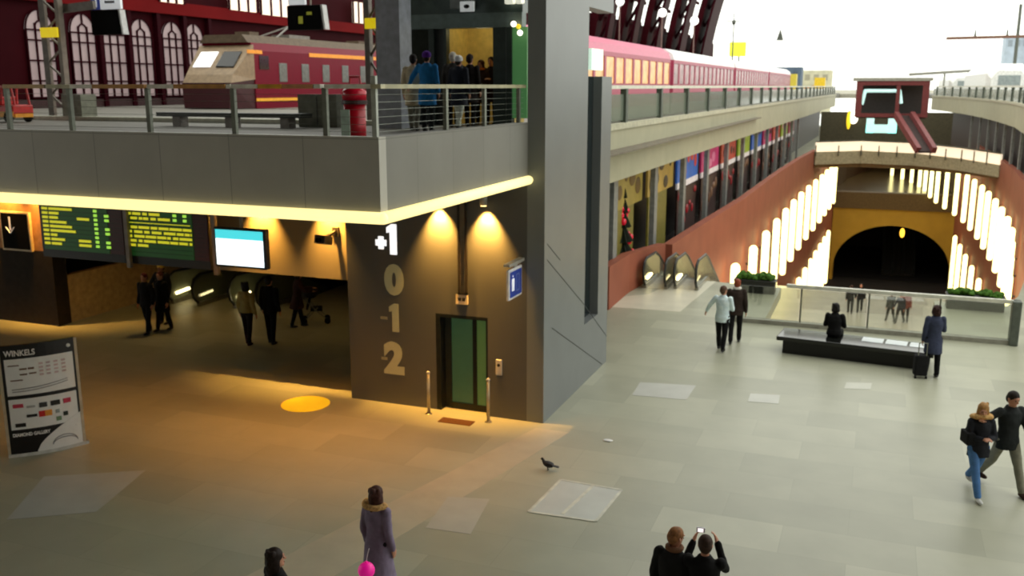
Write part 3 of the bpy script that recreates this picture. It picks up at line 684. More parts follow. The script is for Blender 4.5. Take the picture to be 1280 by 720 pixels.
# two grey triangular glass fins of the escalators by the terracotta wall
# ---- escalators
def escalator(x,y,z,rz,label,W=1.0,L=7.,slope=-.52,lamp=(255,235,170),cat='escalator'):
    t=thing('escalator',label,cat,(x,y,z),rz)
    gl=mat('balustrade_glass',(120,124,104),.1,alpha=.75,var=.04)
    for s in (-1,1):
        prof=[(0,.12),(-.18,.3),(-.25,.6),(-.12,.88),(.15,1.0),(1.6,.97),(2.2,.75),(L,.75+slope*(L-2.2)),(L,slope*(L-2.2)-.1),(2.0,.05)]
        m=MB(); M=Matrix(((0,0,1,s*W/2-.015),(1,0,0,0),(0,1,0,0),(0,0,0,1))); m.prismM(prof,.03,M); m.build('balustrade',gl,t)
        m=MB(); m.path([(s*W/2,a,b) for a,b in prof[0:8]],.045,8); m.build('handrail',mat('rubber_black',(22,22,20),.35),t)
        m=MB(); m.path([(s*(W/2-.05),.15,.32),(s*(W/2-.05),.75,.36)],.05,8); m.build('balustrade_lamp',emat('escalator_lamp',lamp,5.),t)
        m=MB(); m.bar((s*W/2,0,.06),(s*W/2,1.9,.06),.12,.16); m.bar((s*W/2,1.9,.06),(s*W/2,L,slope*(L-1.9)),.12,.22); m.build('skirt',mat('steel_skirt',(150,148,136),.3,.6),t)
    m=MB()
    for k in range(14):
        yy=1.8+k*.38; zz=-.02+slope*.38*k; m.box(-W/2+.06,W/2-.06,yy,yy+.40,zz-.25,zz)
    m.build('steps',mat('escalator_steps',(90,90,84),.4,.5),t)
    m=MB(); m.box(-W/2+.06,W/2-.06,0,1.8,-.08,.006); m.build('comb_plate',mat('comb_plate',(170,165,150),.35,.5),t)
    return t
escalator(-6.72,30.9,0,0,'left escalator of the pair sinking beside the terracotta wall',.72,8)
escalator(-5.72,31.1,0,0,'right escalator of the pair sinking beside the terracotta wall',.72,8)
escalator(-19.9,23.2,0,0,'left escalator with bright lamps under the deck',1.0,8,lamp=(235,240,225))
escalator(-17.7,23.4,0,0,'right escalator with bright lamps under the deck',1.0,8,lamp=(235,240,225))
# ---- bench
bx0,by0=-1.95,24.15
bang=math.atan2(-.35,3.4)
t=thing('bench','long black bench block in front of the glass balustrade','bench',(-.2,24.55,0),bang)
m=MB(); m.box(-1.85,1.85,-.5,.5,.34,.45); m.build('seat_slab',mat('bench_black',(22,23,21),.12,var=.05),t,bevel=.02)
m=MB(); m.box(-1.7,1.75,-.4,.4,0,.34); m.build('plinth',mat('bench_plinth',(16,16,15),.5),t)
for k in range(3):
    m=MB(); a=.15+k*.56; m.box(a,a+.5,-.02,.42,.45,.456); m.build('seat_reflection',mat('bench_reflection_white',(225,232,235),.08,var=.03),t)  # bright reflections on the seat, laid on as white panels

# ---- info board (totem)
A=Vector(G(13,572)).to_3d();B=Vector(G(106,555)).to_3d()
A=Vector((A.x,A.y,0)); 
# board faces the camera obliquely
dirv=(B-A); Wt=dirv.length; rz=math.atan2(dirv.y,dirv.x)
t=thing('info_board','white and black station map board standing at far left','info board',A,rz); Ht=2.12
m=MB(); n=10
def bow(x): return -.10*math.sin(PI*x/Wt)
R=[]
for i in range(n+1):
    x=Wt*i/n; R.append([(x,bow(x),.05),(x,bow(x)+.06,.05),(x,bow(x)+.06,Ht),(x,bow(x),Ht)])
m.rings(R); m.build('panel',mat('totem_black',(18,16,20),.35),t)
def plate(x0,x1,z0,z1,off,name,material):
    m=MB(); R=[]
    for i in range(7):
        x=x0+(x1-x0)*i/6; R.append([(x,bow(x)-off,z0),(x,bow(x)-off+.01,z0),(x,bow(x)-off+.01,z1),(x,bow(x)-off,z1)])
    m.rings(R); return m.build(name,material,t)
M_wh=mat('totem_white',(232,232,230),.4,var=.03)
plate(-.03,.02,.0,Ht,.012,'edge_strip',mat('totem_edge',(190,176,150),.4)); plate(Wt-.02,Wt+.03,.0,Ht,.012,'edge_strip',MATS['totem_edge'])
plate(-.03,Wt+.08,0,.06,.03,'foot',mat('totem_foot',(200,200,195),.4))
z1a,z1b=Ht-.95,Ht-.26; z2a,z2b=Ht-1.60,Ht-1.02
mp_=plate(.07,Wt-.06,z1a,z1b,.008,'map_panel',M_wh); lp_=plate(.07,Wt-.06,z2a,z2b,.008,'logo_panel',M_wh)
# curved white sail shape with station arch drawing
m=MB(); R=[]
for k in range(13):
    q=k/12; x=Wt*.36+(Wt*.62)*q; zt_=.07+.60*(q**.62); R.append([(x,bow(x)-.016,.06),(x,bow(x)-.004,.06),(x,bow(x)-.004,zt_),(x,bow(x)-.016,zt_)])
m.rings(R); ws_=m.build('white_sail',M_wh,t)
m=MB()
for f in (1,.7): m.path([(Wt*.74+Wt*.17*math.cos(PI-PI*k/10),bow(Wt*.74+Wt*.17*math.cos(PI-PI*k/10))-.02,.15+.15*f*math.sin(PI*k/10)) for k in range(11)],.008,6)
m.build('station_outline',mat('ink_grey',(120,120,124),.5),ws_)
def bowtext(name,st,size,x,z,off,wmax):
    o=text(name,st,size,mat('title_white',(235,232,230),.4),t,Matrix.Translation((x,0,z))@FACE,.003,.004)
    w_=max(v.co.x for v in o.data.vertices)-x
    for v in o.data.vertices: v.co.x=x+(v.co.x-x)*min(1,wmax/w_); v.co.y=bow(v.co.x)-off+v.co.y
    return o
bowtext('title','WINKELS',.15,.08,Ht-.2,.012,.5)
bowtext('subtitle','DIAMOND GALLERY',.085,.08,z2a-.13,.012,.62)
def bb(m,x,w,z,h,off=.012):
    R=[]
    for i in range(3):
        a=x+w*i/2; R.append([(a,bow(a)-off-.006,z),(a,bow(a)-off+.004,z),(a,bow(a)-off+.004,z+h),(a,bow(a)-off-.006,z+h)])
    m.rings(R)
m=MB()
for (u,v,w,h) in ((.12,.56,.18,.02),(.3,.48,.12,.03),(.44,.48,.1,.035),(.3,.38,.12,.025),(.45,.39,.12,.025),(.14,.28,.2,.02)): bb(m,u,w,z1a+v,h)
m.build('small_print',mat('print_brown',(120,92,74),.5),mp_)
m=MB()
for u in (.62,.74,.87,1.0):
    for j in range(4): bb(m,u,.07,z1a+.34+j*.07,.035)
m.build('map_blocks',mat('map_pink',(205,180,180),.5),mp_)
m=MB()
for zz in (.12,.075):
    m.path([(x,bow(x)-.02,z1a+zz+.10*(x-.15)**2) for x in (.15,.35,.55,.75,.95,1.08)],.008,6)
m.build('map_lines',mat('map_line',(150,146,150),.5),mp_)
for (x,z,w,h,c,nm) in ((.13,.42,.17,.07,(190,60,80),'red'),(.56,.38,.13,.09,(60,60,60),'dark'),(.75,.38,.16,.09,(22,20,22),'black'),(.97,.38,.13,.09,(196,50,80),'red'),(.34,.22,.17,.05,(36,34,36),'dark'),(.54,.2,.10,.11,(214,44,40),'red'),(.64,.2,.12,.11,(240,160,60),'orange'),(.14,.05,.17,.07,(24,22,22),'black'),(.95,.14,.08,.08,(26,34,26),'dark round'),(.82,.07,.09,.08,(110,140,110),'green'),(.82,.22,.07,.07,(150,160,160),'grey'),(.35,.4,.14,.04,(176,176,176),'grey')):
    m=MB(); bb(m,x,w,z2a+z,h); q=m.build('logo',mat('logo_%d_%d_%d'%c,c,.4),lp_); q['label']=nm+' logo'
for zz in (Ht-.13,z2a-.09): m=MB(); m.ell((Wt-.12,bow(Wt-.12)-.012,zz),.035,.01,.035,12); m.build('round_mark',M_wh,t)

# ================================================================== UPPER DECK THINGS
# grey column beside lift lobby, lobby frame
def z_at(u,v,y): return GY(u,v,y)[1]
YL=22.5
x0=GY(478,50,YL-2)[0];x1=GY(507,50,YL-2)[0]
m=MB(); m.box(x0,x1,YL-2.3,YL-1.7,ZDECK,13); tag(m.build('deck_column',mat('blue_grey_column',(172,178,190),.5)),'blue-grey square column on the deck left of the lift lobby','column')
t=thing('lift_lobby','dark green steel lift lobby with lit cabin on the upper deck','lift lobby',(0,YL,ZDECK))
M_dg=mat('dark_green_steel',(50,62,58),.45,.2)
xa=GY(512,60,YL)[0];xb=GY(655,60,YL)[0];o0=GY(560,60,YL)[0];o1=GY(618,60,YL)[0]
zh0=z_at(560,36,YL)-ZDECK;zh1=z_at(560,18,YL)-ZDECK
m=MB(); m.box(xa,xb,-.15,.15,zh0,zh1); m.build('header_beam',mat('header_grey',(104,120,116),.45),t)
m=MB(); m.box(xa,o0-.5,0,.12,0,zh0); m.build('side_glass',mat('dark_glass',(30,40,38),.1),t)
for pa,pb in ((o0-.5,o0-.35),(o0-.08,o0),(o1,o1+.34),(o1+.36,o1+.5)): m=MB(); m.box(pa,pb,-.1,.1,0,zh0); m.build('door_post',M_dg,t)
m=MB(); m.box(o0-.35,o0-.08,0,.1,0,zh0); m.build('open_leaf',mat('dark_leaf',(40,46,46),.4),t)
m=MB(); m.box(xa,xb,-.1,.3,zh1,zh1+3.6); m.build('upper_panel',mat('upper_dark',(74,88,84),.3),t)
m=MB(); m.box(o0-.1,o1+.1,1.5,1.6,0,zh0+.2); m.box(o0-.2,o0-.1,.15,1.6,0,zh0+.2); m.box(o1+.1,o1+.2,.15,1.6,0,zh0+.2); m.box(o0-.2,o1+.2,.15,1.6,zh0+.2,zh0+.3); m.build('cabin_wall',mat('yellow_cabin',(190,165,90),.5,emit=.12,ecol=lin((190,160,80))),t)
g0=GY(640,60,YL)[0]; m=MB(); m.box(g0,xb+.1,-.05,.05,0.2,zh0); m.build('green_glass',emat('lit_green_glass',(84,140,84),.32),t)
m=MB(); m.box(o1+.5,g0,0,.08,0,zh0); m.build('dark_bay',MATS['dark_glass'],t)
for (u,v,r,mm) in ((642,30,.07,'white_lamp'),(648,33,.06,'yellow_lamp'),(650,41,.07,'white_lamp')):
    a,b=GY(u,v,YL-.3); m=MB(); m.ell((a,-.3,b-ZDECK),r,r,r,12); m.build('lamp',MATS[mm],t,True)
l=bpy.data.lights.new('cabin_light','POINT'); l.energy=5; l.color=(1,.9,.5); l.shadow_soft_size=.2; lo=bpy.data.objects.new('cabin_light',l); COL.objects.link(lo); lo.location=((o0+o1)/2,YL+.8,ZDECK+zh0)
# camera box on lobby
a,b=GY(578,7,YL-.5); t=thing('wall_speaker','pale box with round lens above the lift lobby','camera',(a,YL-.35,b))
m=MB(); m.box(-.38,.2,-.05,.2,-.05,.16); m.build('housing',mat('pale_box',(128,134,130),.5),t); m=MB(); m.box(-.08,.28,-.12,-.05,-.14,.1); m.build('white_front',mat('box_white',(225,230,228),.5,emit=.3),t); m=MB(); m.ell((.1,-.13,-.02),.08,.02,.05,12); m.build('lens',MATS['lens_black'],t)
a0,b0=GY(632,5,YL-.3); m=MB(); m.box(a0-.0,a0+.2,YL-.36,YL-.2,b0,b0+.2); m.box(a0+.28,a0+.42,YL-.36,YL-.2,b0,b0+.18); m.box(a0,a0+.42,YL-.2,YL-.1,b0+.02,b0+.12); tag(m.build('twin_sign_light',emat('pale_sign_light',(225,225,205),.8)),'pair of small pale lit plates above the green lift glass','sign')

# catenary masts with yellow plates
def mast(u,y,label,wpx=20,zt=14,lat=True,plate_uv=None):
    x=GY(u,60,y)[0]; t=thing('lattice_mast',label,'mast',(x,y,ZDECK))
    s=GY(u+wpx/2,60,y)[0]-x
    for sx in (-1,1):
        m=MB(); m.box(sx*s-.07,sx*s+.07,-.1,.1,0,zt-ZDECK); m.build('upright',mat('mast_grey',(122,112,100),.5,.2),t)
    m=MB(); z=.2;k=0
    while z<zt-ZDECK-.6: m.bar((-s if k%2 else s,0,z),(s if k%2 else -s,0,z+.5),.05); z+=.5;k+=1
    m.build('lattice',MATS['mast_grey'],t)
    m=MB(); m.box(-s-.07,s+.07,-.14,-.02 if False else -.1,0,3.0) if False else m.box(-s-.05,-s+.5*s,-.12,-.1,0,zt-ZDECK); m.build('flat_web',mat('mast_flat',(104,96,88),.5),t)
    if plate_uv:
        a0,b0=GY(plate_uv[0],plate_uv[3],y-.2);a1,b1=GY(plate_uv[2],plate_uv[1],y-.2)
        m=MB(); m.box(a0-x,a1-x,-.2,-.16,b0-ZDECK,b1-ZDECK); m.build('yellow_plate',mat('yellow_plate',(250,215,30),.5,emit=.45,ecol=lin((250,220,10))),t)
    return t
mast_left=mast(68,24,'lattice mast with yellow plate behind the left railing',20,14,plate_uv=(51,34,71,47))
mast(468,23.0,'lattice mast with bright yellow plate beside the blue-grey column',14,14,plate_uv=(456,22,481,36))
# hanging displays
def hang(u0,v0,u1,v1,y,label,kind):
    a0,b0=GY(u0,v1,y);a1,b1=GY(u1,v0,y); cx=(a0+a1)/2;cz=(b0+b1)/2;w=(a1-a0)/2;h=(b1-b0)/2
    t=thing('platform_display',label,'platform display',(cx,y,cz))
    m=MB(); m.box(-w,w,-.1,.1,-h,h); m.build('casing',mat('display_black',(12,12,12),.7,spec=.05),t,bevel=.02)
    m=MB(); m.obox((w+.1,.0,0),(1,0,0),(0,1,0),(-.12,0,1),.03,.12,h); m.build('side_edge',mat('display_edge',(200,200,200),.4),t)
    m=MB(); m.box(-w*.3,-w*.2,-.03,.03,h,h+3.); m.box(w*.3,w*.2+.1,-.03,.03,h,h+3.); m.build('hanger',MATS['mast_grey'],t)
    if kind=='num':
        m=MB(); m.box(-w*.9,-w*.25,-.09,.0,h+.02,h+.55); m.build('blue_plate',mat('plate_blue',(44,66,150),.4,emit=.15),t)
        m=MB(); m.box(-w*.24,w*1.2,-.09,.0,h+.02,h+.55); m.build('white_plate',mat('plate_white',(228,232,236),.4,emit=.35),t)
        text('platform_number','1',.42,MATS['plate_white'],t,Matrix.Translation((-w*.7,-.1,h+.1))@FACE,.004,.01)
        m=MB(); m.box(w*.1,w*.8,-.1,-.088,h+.2,h+.28); m.build('lettering',mat('letter_grey',(110,112,120),.5),t)
    else:
        m=MB(); m.box(-w*.9,w*.1,-.09,.0,h+.02,h+.45); m.build('white_plate',mat('plate_white'),t) if False else m.build('white_plate',MATS['plate_white'],t)
        m=MB(); m.box(-w*.3,-w*.05,-.115,-.1,-h*.5,h*.1); m.box(w*.2,w*.5,-.115,-.1,h*.2,h*.45); m.build('yellow_text',emat('dim_yellow',(120,120,30),.5),t)
    return t
hang(118,12,150,44,25,'black platform display under a blue and white number 1 plate','num')
hang(362,6,402,38,25,'black platform display with dim yellow text above the locomotive','txt')
# arm of mast
# dark flat beam
m=MB(); a=GY(72,12,24.2);b=GY(118,6,24.2); ml=mast_left.location; m.bar((a[0]-ml.x,24.2-ml.y,a[1]-ml.z),(b[0]-ml.x,24.2-ml.y,b[1]-ml.z),.12,.25); m.build('cantilever_arm',MATS['mast_flat'],mast_left)

# red round-topped drum behind railing
yR=13.3
x0=GY(430,140,yR)[0];x1=GY(457,140,yR)[0]
t=thing('red_drum','red domed drum with a white panel standing behind the balcony railing','drum',((x0+x1)/2,yR,ZDECK)); r=(x1-x0)/2
zt0=GY(440,122,yR)[1]-ZDECK; zt1=GY(440,108,yR)[1]-ZDECK
m=MB(); m.tube((0,0,0),(0,0,zt0-.1),r*.88,r*.88,24); m.build('drum_body',mat('drum_red',(178,14,34),.35),t,True)
m=MB(); m.tube((0,0,zt0-.1),(0,0,zt0-.04),r*1.05,r*1.05,24); m.build('dark_band',mat('band_dark',(60,24,26),.5),t)
m=MB(); m.loft([((0,0,zt0-.04),r*.98,r*.98),((0,0,zt0+.1),r*1.0,r*1.0),((0,0,zt1-.05),r*.85,r*.85),((0,0,zt1+.02),r*.4,r*.4)],24); m.build('domed_lid',mat('lid_red',(205,22,50),.25),t,True)
m=MB(); m.box(-r*.75,r*.05,-r*.95,-r*.75,.12,zt0-.18); m.build('white_panel',mat('panel_white',(190,215,200),.4),t)
zh=GY(440,96,yR)[1]-ZDECK
m=MB(); m.path([(-r*.4,0,zt1-.02),(-r*.35,0,zh),(r*.55,0,zh),(r*.65,0,zt1-.04)],.018,8); m.build('handle',MATS['drum_red'],t)

# low dark bench/trough and grey blocks behind the railing
def dbox(name,u0,v0,u1,v1,y,dep,rgb,label,cat,feet=None):
    a0,b0=GY(u0,v1,y);a1,b1=GY(u1,v0,y); zb=max(b0,ZDECK) if not feet else ZDECK
    t=thing(name,label,cat,((a0+a1)/2,y,ZDECK)); w=(a1-a0)/2
    return t,w,b1-ZDECK
t,w,h=dbox('deck_bench',205,141,383,160,19.5,.5,(30,30,28),'long dark bench on the deck before the locomotive','bench')
h=max(h,.35)
m=MB(); m.box(-w,w,-.25,.25,h-.12,h-.02); m.build('seat',mat('bench_dark',(40,46,42),.4),t)
for s in (-.75,.0,.75): m=MB(); m.box(w*s-.12,w*s+.12,-.15,.15,0,h-.12); m.build('leg',mat('bench_leg',(140,134,128),.5),t)
t,w,h=dbox('grey_cabinet',382,118,428,160,20.5,.5,(120,122,108),'plain grey-green cabinet behind the railing beside the red drum','cabinet')
m=MB(); m.box(-w,w,-.3,.3,0,h); m.build('body',mat('cabinet_grey',(120,122,108),.6),t,bevel=.01); m=MB(); m.box(-.01,.01,-.31,-.3,.05,h-.05); m.build('door_gap',MATS['joint_dark'],t)
t,w,h=dbox('grey_cabinet',90,118,110,160,22,.5,(120,122,108),'narrow grey cabinet beside the left mast','cabinet')
m=MB(); m.box(-w,w,-.3,.3,0,h); m.build('body',MATS['cabinet_grey'],t,bevel=.01)
# low kerb strips along platform
m=MB(); m.box(-34,-12,21.5,21.9,ZDECK,ZDECK+.12); tag(m.build('platform_kerb',mat('pale_kerb',(190,190,172),.6)),'pale kerb on the deck behind the railing','kerb')
# red/yellow little platform tractor at far left
yV=20.0; xv=GY(15,130,yV)[0]
t=thing('platform_tractor','small red and yellow platform tractor at the far left of the deck','tractor',(xv,yV,ZDECK))
m=MB(); m.box(-.75,.4,-.35,.35,.22,.48); m.box(-.75,-.1,-.33,.33,.48,.7); m.build('body',mat('tractor_red',(200,30,26),.4),t,bevel=.04)
m=MB(); m.box(-.76,.42,-.37,-.35,.16,.30); m.box(-.7,.42,-.3,.3,.14,.24); m.build('yellow_bumper',mat('tractor_yellow',(240,160,30),.4),t)
m=MB(); m.path([(-.1,-.25,.5),(-.05,-.25,.95),(.3,-.25,.95),(.38,-.25,.48)],.03,8); m.path([(-.1,.25,.5),(-.05,.25,.95),(.3,.25,.95),(.38,.25,.48)],.03,8); m.box(-.08,.32,-.28,.28,.95,1.0); m.build('roll_bar',mat('tractor_pink',(200,70,70),.4),t)
for sx in (-.5,.2):
    for sy in (-.34,.3): m=MB(); m.tube((sx,sy-.03,.15),(sx,sy+.05,.15),.15,.15,16); m.build('wheel',mat('tyre',(20,20,20),.7),t)
for sx in (-.45,.25): m=MB(); m.ell((sx,-.38,.38),.07,.03,.05,10); m.build('headlamp',mat('lamp_pale',(240,240,220),.2,emit=.8),t)

# ---- locomotive (pushed back along its track)
def bodyloft(m,secs):
    """secs: (y, halfwidth, zbottom, zshoulder, ztop)"""
    R=[]
    for y,w,zb,zs,zt in secs:
        R.append([(-w,y,zb),(w,y,zb),(w,y,zs),(w*.8,y,zs+(zt-zs)*.65),(w*.4,y,zt),(-w*.4,y,zt),(-w*.8,y,zs+(zt-zs)*.65),(-w,y,zs)])
    m.rings(R)
XLc=-27.6
yf,_=GX(262,100,XLc-.0); yf=GX(318,80,XLc+1.45)[0]
t=thing('locomotive','maroon locomotive with cream nose and orange stripes at the left platform','locomotive',(XLc,yf,5.1))
M_mar=mat('train_maroon',(112,6,34),.35,spec=.15,var=.06); M_roof=mat('train_roof',(92,78,62),.6)
m=MB(); m.rings([[(-1.45,y,zb),(1.45,y,zb),(1.45,y,3.15),(1.3,y,3.5),(-1.3,y,3.5),(-1.45,y,3.15)] for y,zb in ((0,.55),(24,.55))]); m.build('body',M_mar,t)
m=MB(); m.rings([[(-1.3,y,3.5),(1.3,y,3.5),(1.0,y,3.85),(-1.0,y,3.85)] for y in (-.2,24)]); m.build('roof',M_roof,t)
m=MB(); m.rings([[(-1.45,0,1.9),(1.45,0,1.9),(1.45,0,3.4),(-1.45,0,3.4)],[(-1.3,-1.5,1.75),(1.3,-1.5,1.75),(1.25,-1.3,2.1),(-1.25,-1.3,2.1)]]); m.build('cab_nose',mat('cab_cream',(150,128,100),.5),t)
m=MB(); m.rings([[(-1.4,0,.55),(1.4,0,.55),(1.4,0,1.9),(-1.4,0,1.9)],[(-1.2,-1.6,.65),(1.2,-1.6,.65),(1.3,-1.55,1.75),(-1.3,-1.55,1.75)]]); m.build('lower_nose',mat('nose_dark',(60,18,24),.5),t)
sl=Vector((0,1.3,1.3)).normalized(); nrm=Vector((0,-1,1)).normalized()
for s,nm,mm in ((-1,'windshield_pane',mat('windshield_sky_glare',(250,250,250),.05,.0,emit=.6,ecol=(1,1,1))),(1,'windshield_pane',mat('windshield_dark',(26,24,22),.06))):  # sky reflection on the left pane put in as white glow
    m=MB(); m.obox(Vector((s*.62,-.66,2.74))+nrm*.04,(1,0,0),sl,nrm,.48,.48,.03); q=m.build(nm,mm,t,bevel=.03); q['label']='pane with painted sky glare' if s<0 else 'dark pane'
m=MB(); m.box(-1.35,1.35,-1.75,-1.5,.0,.5); m.build('buffer_beam',mat('buffer_yellow',(176,140,30),.5),t)
for s in (-.85,.85): m=MB(); m.tube((s,-2.1,.3),(s,-1.7,.3),.2,.14,14); m.build('buffer',mat('buffer_grey',(120,120,112),.4,.4),t)
m=MB(); m.box(1.45,1.47,-.5,.6,3.02,3.18); m.box(1.45,1.47,4.4,24,3.0,3.18); m.build('orange_stripe',mat('stripe_orange',(240,150,30),.4,emit=.15),t)
m=MB(); m.box(1.45,1.475,0,5.2,.95,1.08); m.build('yellow_stripe',mat('stripe_yellow',(235,170,40),.4,emit=.15),t)
m=MB(); m.box(1.4,1.48,.35,1.05,2.35,2.95); m.build('cab_side_window',mat('loco_glass',(42,46,50),.1),t)
for k in range(8): y=1.85+k*1.85; m=MB(); m.box(1.4,1.48,y,y+.62,1.8,2.65); m.build('side_window',mat('loco_window',(110,116,112),.2),t,bevel=.02)
m=MB(); m.box(-1.1,1.1,1,23,.0,.55); m.build('underframe',mat('underframe',(34,34,32),.6),t)
for y in (2,5,18,21):
    m=MB(); m.tube((-.9,y,.1),(1.0,y,.1),.5,.5,18); m.build('wheelset',mat('wheel_iron',(50,48,46),.5,.5),t)
m=MB(); m.bar((-.6,3,3.85),(.0,5,4.5),.06); m.bar((0,5,4.5),(-.6,7,4.9),.06); m.bar((.6,3,3.85),(0,5,4.5),.06); m.box(-.9,.9,6.95,7.05,4.85,4.95); m.box(-.5,.5,4.2,6,3.85,4.05); m.build('pantograph',mat('panto_grey',(120,116,108),.5,.4),t)
m=MB(); 
for y in (1.2,11,14,18): m.box(-.4,.4,y,y+.7,3.85,4.05)
m.build('roof_boxes',M_roof,t)
# ---- pink train on the right track
def coach(x,y,L,label,body,roof,glow,group=None):
    t=thing('railway_coach',label,'train coach',(x,y,5.1)); W=1.4
    m=MB(); m.box(-W,W,0,L,.5,1.72); m.box(-W,W,0,L,2.95,3.15); 
    n=int(L/1.7)
    for k in range(n+1): yy=L*k/n; m.box(-W,W,max(0,yy-.16),min(L,yy+.16),1.72,2.95)
    m.build('body',body,t)
    m=MB(); R=[]
    for yy in (0,L): R.append([(-W,yy,3.15),(W,yy,3.15),(W*.92,yy,3.5),(W*.6,yy,3.8),(-W*.6,yy,3.8),(-W*.92,yy,3.5)])
    m.rings(R); m.build('roof',roof,t)
    for k in range(n):
        y0=L*k/n+.18;y1=L*(k+1)/n-.18; m=MB(); m.box(-W+.05,W-.04,y0,y1,1.74,2.93); m.build('window',glow,t)
    m=MB(); m.box(-W+.2,W-.2,.5,L-.5,0,.5); m.build('underframe',MATS['underframe'],t)
    return t
M_pink=mat('coach_pink',(176,70,96),.4,var=.06); M_pinkr=mat('coach_roof_pink',(196,70,110),.35,var=.08)
M_roof_glare=mat('coach_roof_sky_glare',(244,236,236),.35)  # blown-out skylight on the roofs put into the pale colour
M_g1=mat('coach_window_warm',(200,160,110),.3,var=.5,scale=2.2,emit=.55,ecol=lin((230,170,100))); M_g2=mat('coach_window_dull',(150,110,110),.25,var=.4,scale=2.,emit=.2)
coach(-13.2,30,26.5,'pink coach with warm lit windows, nearest on the right-hand track',M_pink,M_pinkr,M_g1)
coach(-13.2,57.5,25,'pink coach with painted sky glare on its roof, second in the train beyond the pink roof',M_pink,M_roof_glare,M_g2)
coach(-13.2,83.5,25,'pink coach with painted sky glare on its roof, third in the train',M_pink,M_roof_glare,M_g2)
coach(-13.2,109.5,25,'pink coach with painted sky glare on its roof, farthest in the train',M_pink,M_roof_glare,M_g2)

# ---- station hall wall at far left with arched windows
M_hall=mat('hall_maroon',(48,8,14),.6,spec=.03,var=.18,scale=.5); M_hall2=mat('hall_red_band',(104,18,20),.6,spec=.03,var=.12,scale=.4)
XH=-36.
m=MB(); m.box(XH-.6,XH,14,218,0,9.0); m.box(XH-.6,XH,14,218,9.0,16); hw=struct(m.build('wall_hall_left',M_hall))
za=GX(200,20,XH)[1]
m=MB(); m.box(XH,XH+.35,14,118,10.45,11.1); m.build('red_beam',M_hall2,hw)
m=MB(); m.box(XH,XH+.2,14,118,5.7,6.1); m.build('dado',mat('hall_dado',(60,40,40),.6),hw)
M_pane=mat('window_pane_pale',(150,130,130),.4,var=.12,scale=1.2,emit=.22,ecol=lin((190,170,168))); M_munt=mat('muntin_maroon',(44,6,14),.5,spec=.03)
wy=[GX(u,80,XH)[0] for u in (52,105,143,177,216,243)]
def arched(y,k,first=None):
    if first is not None:
        o=copy_tree(first); o.location=(XH+.02,y,6.2); o.name='window_%d'%k; return o
    t=struct(thing('window_%d'%k,None,None,(XH+.02,y,6.2))); w=.78;h=3.0
    poly=[(-w,0),(w,0)]+[(w*math.cos(PI*i/12),h+w*1.15*math.sin(PI*i/12)) for i in range(13)]
    M=Matrix(((0,0,1,0),(1,0,0,0),(0,1,0,0),(0,0,0,1))); m=MB(); m.prismM(poly,.04,M); m.build('pane',M_pane,t)
    m=MB()
    for x in (-w,-w/3,w/3,w): m.box(.03,.12,x-.035,x+.035,0,h+(.3 if abs(x)<w else 0))
    for z in (.0,.75,1.65,2.55,h): m.box(.03,.12,-w,w,z-.035,z+.035)
    for rr,nn in ((w,12),(w/3,8)):
        pts=[(.08,rr*math.cos(PI*i/nn),h+.1*(rr<w)+rr*1.15*math.sin(PI*i/nn)) for i in range(nn+1)]
        m.path(pts,.04,6)
    m.bar((.08,0,h+.4),(.08,0,h+w*1.1),.07)
    m.build('muntins',M_munt,t); return t
f0=None
for k,y in enumerate(wy): 
    o=arched(y,k+1,f0); f0=f0 or o
YP=[(wy[i]+wy[i+1])/2 for i in range(5)]
for k,y in enumerate(YP+[wy[-1]+1.2]):
    m=MB(); m.box(XH,XH+.3,y-.13,y+.13,5.7,10.45); struct(m.build('trim_%d'%(k+1),M_munt))
# small rectangular windows of the upper storey
k=20
for (u0,u1,v0,v1) in ((192,222,-16,2),(280,314,-6,12),(320,356,0,18),(436,455,5,28),(500,520,10,30)):
    y0,z0=GX(u0,v1,XH);y1,z1=GX(u1,v0,XH)
    t=struct(thing('window_%d'%k,None,None,(XH+.3,y0,z0))); k+=1; Lw=y1-y0;Hw=(z1-z0)
    m=MB(); m.box(0,.06,0,Lw,0,Hw); m.build('pane',mat('pane_bright',(250,225,205),.4,emit=.8,ecol=lin((250,222,200))),t)
    m=MB()
    for j in range(4): m.box(.05,.14,Lw*j/3-.06,Lw*j/3+.06,0,Hw)
    m.build('muntins',M_munt,t)
# shed roof ribs seen at right of tower, bending inward as they rise
def rib(y,w,label=None,end=False):
    t=thing('roof_rib',label,'roof rib',(XH,y,0))
    def pt(z): 
        zz=max(0,z-8); return (zz*.10+ zz*zz*.006)
    m=MB(); R=[]
    for i in range(15):
        z=2+i*3.2; x=pt(z); R.append([(x,0,z),(x+1.0,0,z),(x+1.0,w,z),(x,w,z)])
    m.rings(R); m.build('rib',M_hall,t)
    m=MB()
    for i in range(0,14,1):
        z=2+i*3.2; x=pt(z); m.bar((x+1.0,w/2,z),(pt(z+3.2)+2.2,w/2,z+3.2),.35); 
    R=[]
    for i in range(15):
        z=2+i*3.2; x=pt(z)+2.2; R.append([(x,0.2,z),(x+.4,0.2,z),(x+.4,w-.2,z),(x,w-.2,z)])
    m.rings(R); m.build('lattice',M_munt,t)
    return t,pt
ribs=[(118,2.5),(131,3),(146,3.5),(164,5),(186,9)]
for i,(y,w) in enumerate(ribs):
    rib(y,w,['first dark maroon roof rib beside the tower','second dark maroon roof rib from the tower','third dark maroon roof rib from the tower','fourth dark maroon roof rib from the tower','broad end rib of the maroon station roof against the white sky'][i])
for i,(a,b) in enumerate(((118,131),(131,146),(146,164),(164,186))):
    t=struct(thing('window_%d'%(30+i),None,None,(XH,0,0)))
    m=MB(); 
    for j in range(1,12):
        z=4+j*3; x=max(0,z-8)*.1+max(0,z-8)**2*.006-.5; m.box(x,x+.2,a+3,b,z-.25,z+.25)
    m.build('glazing_bars',M_munt,t)
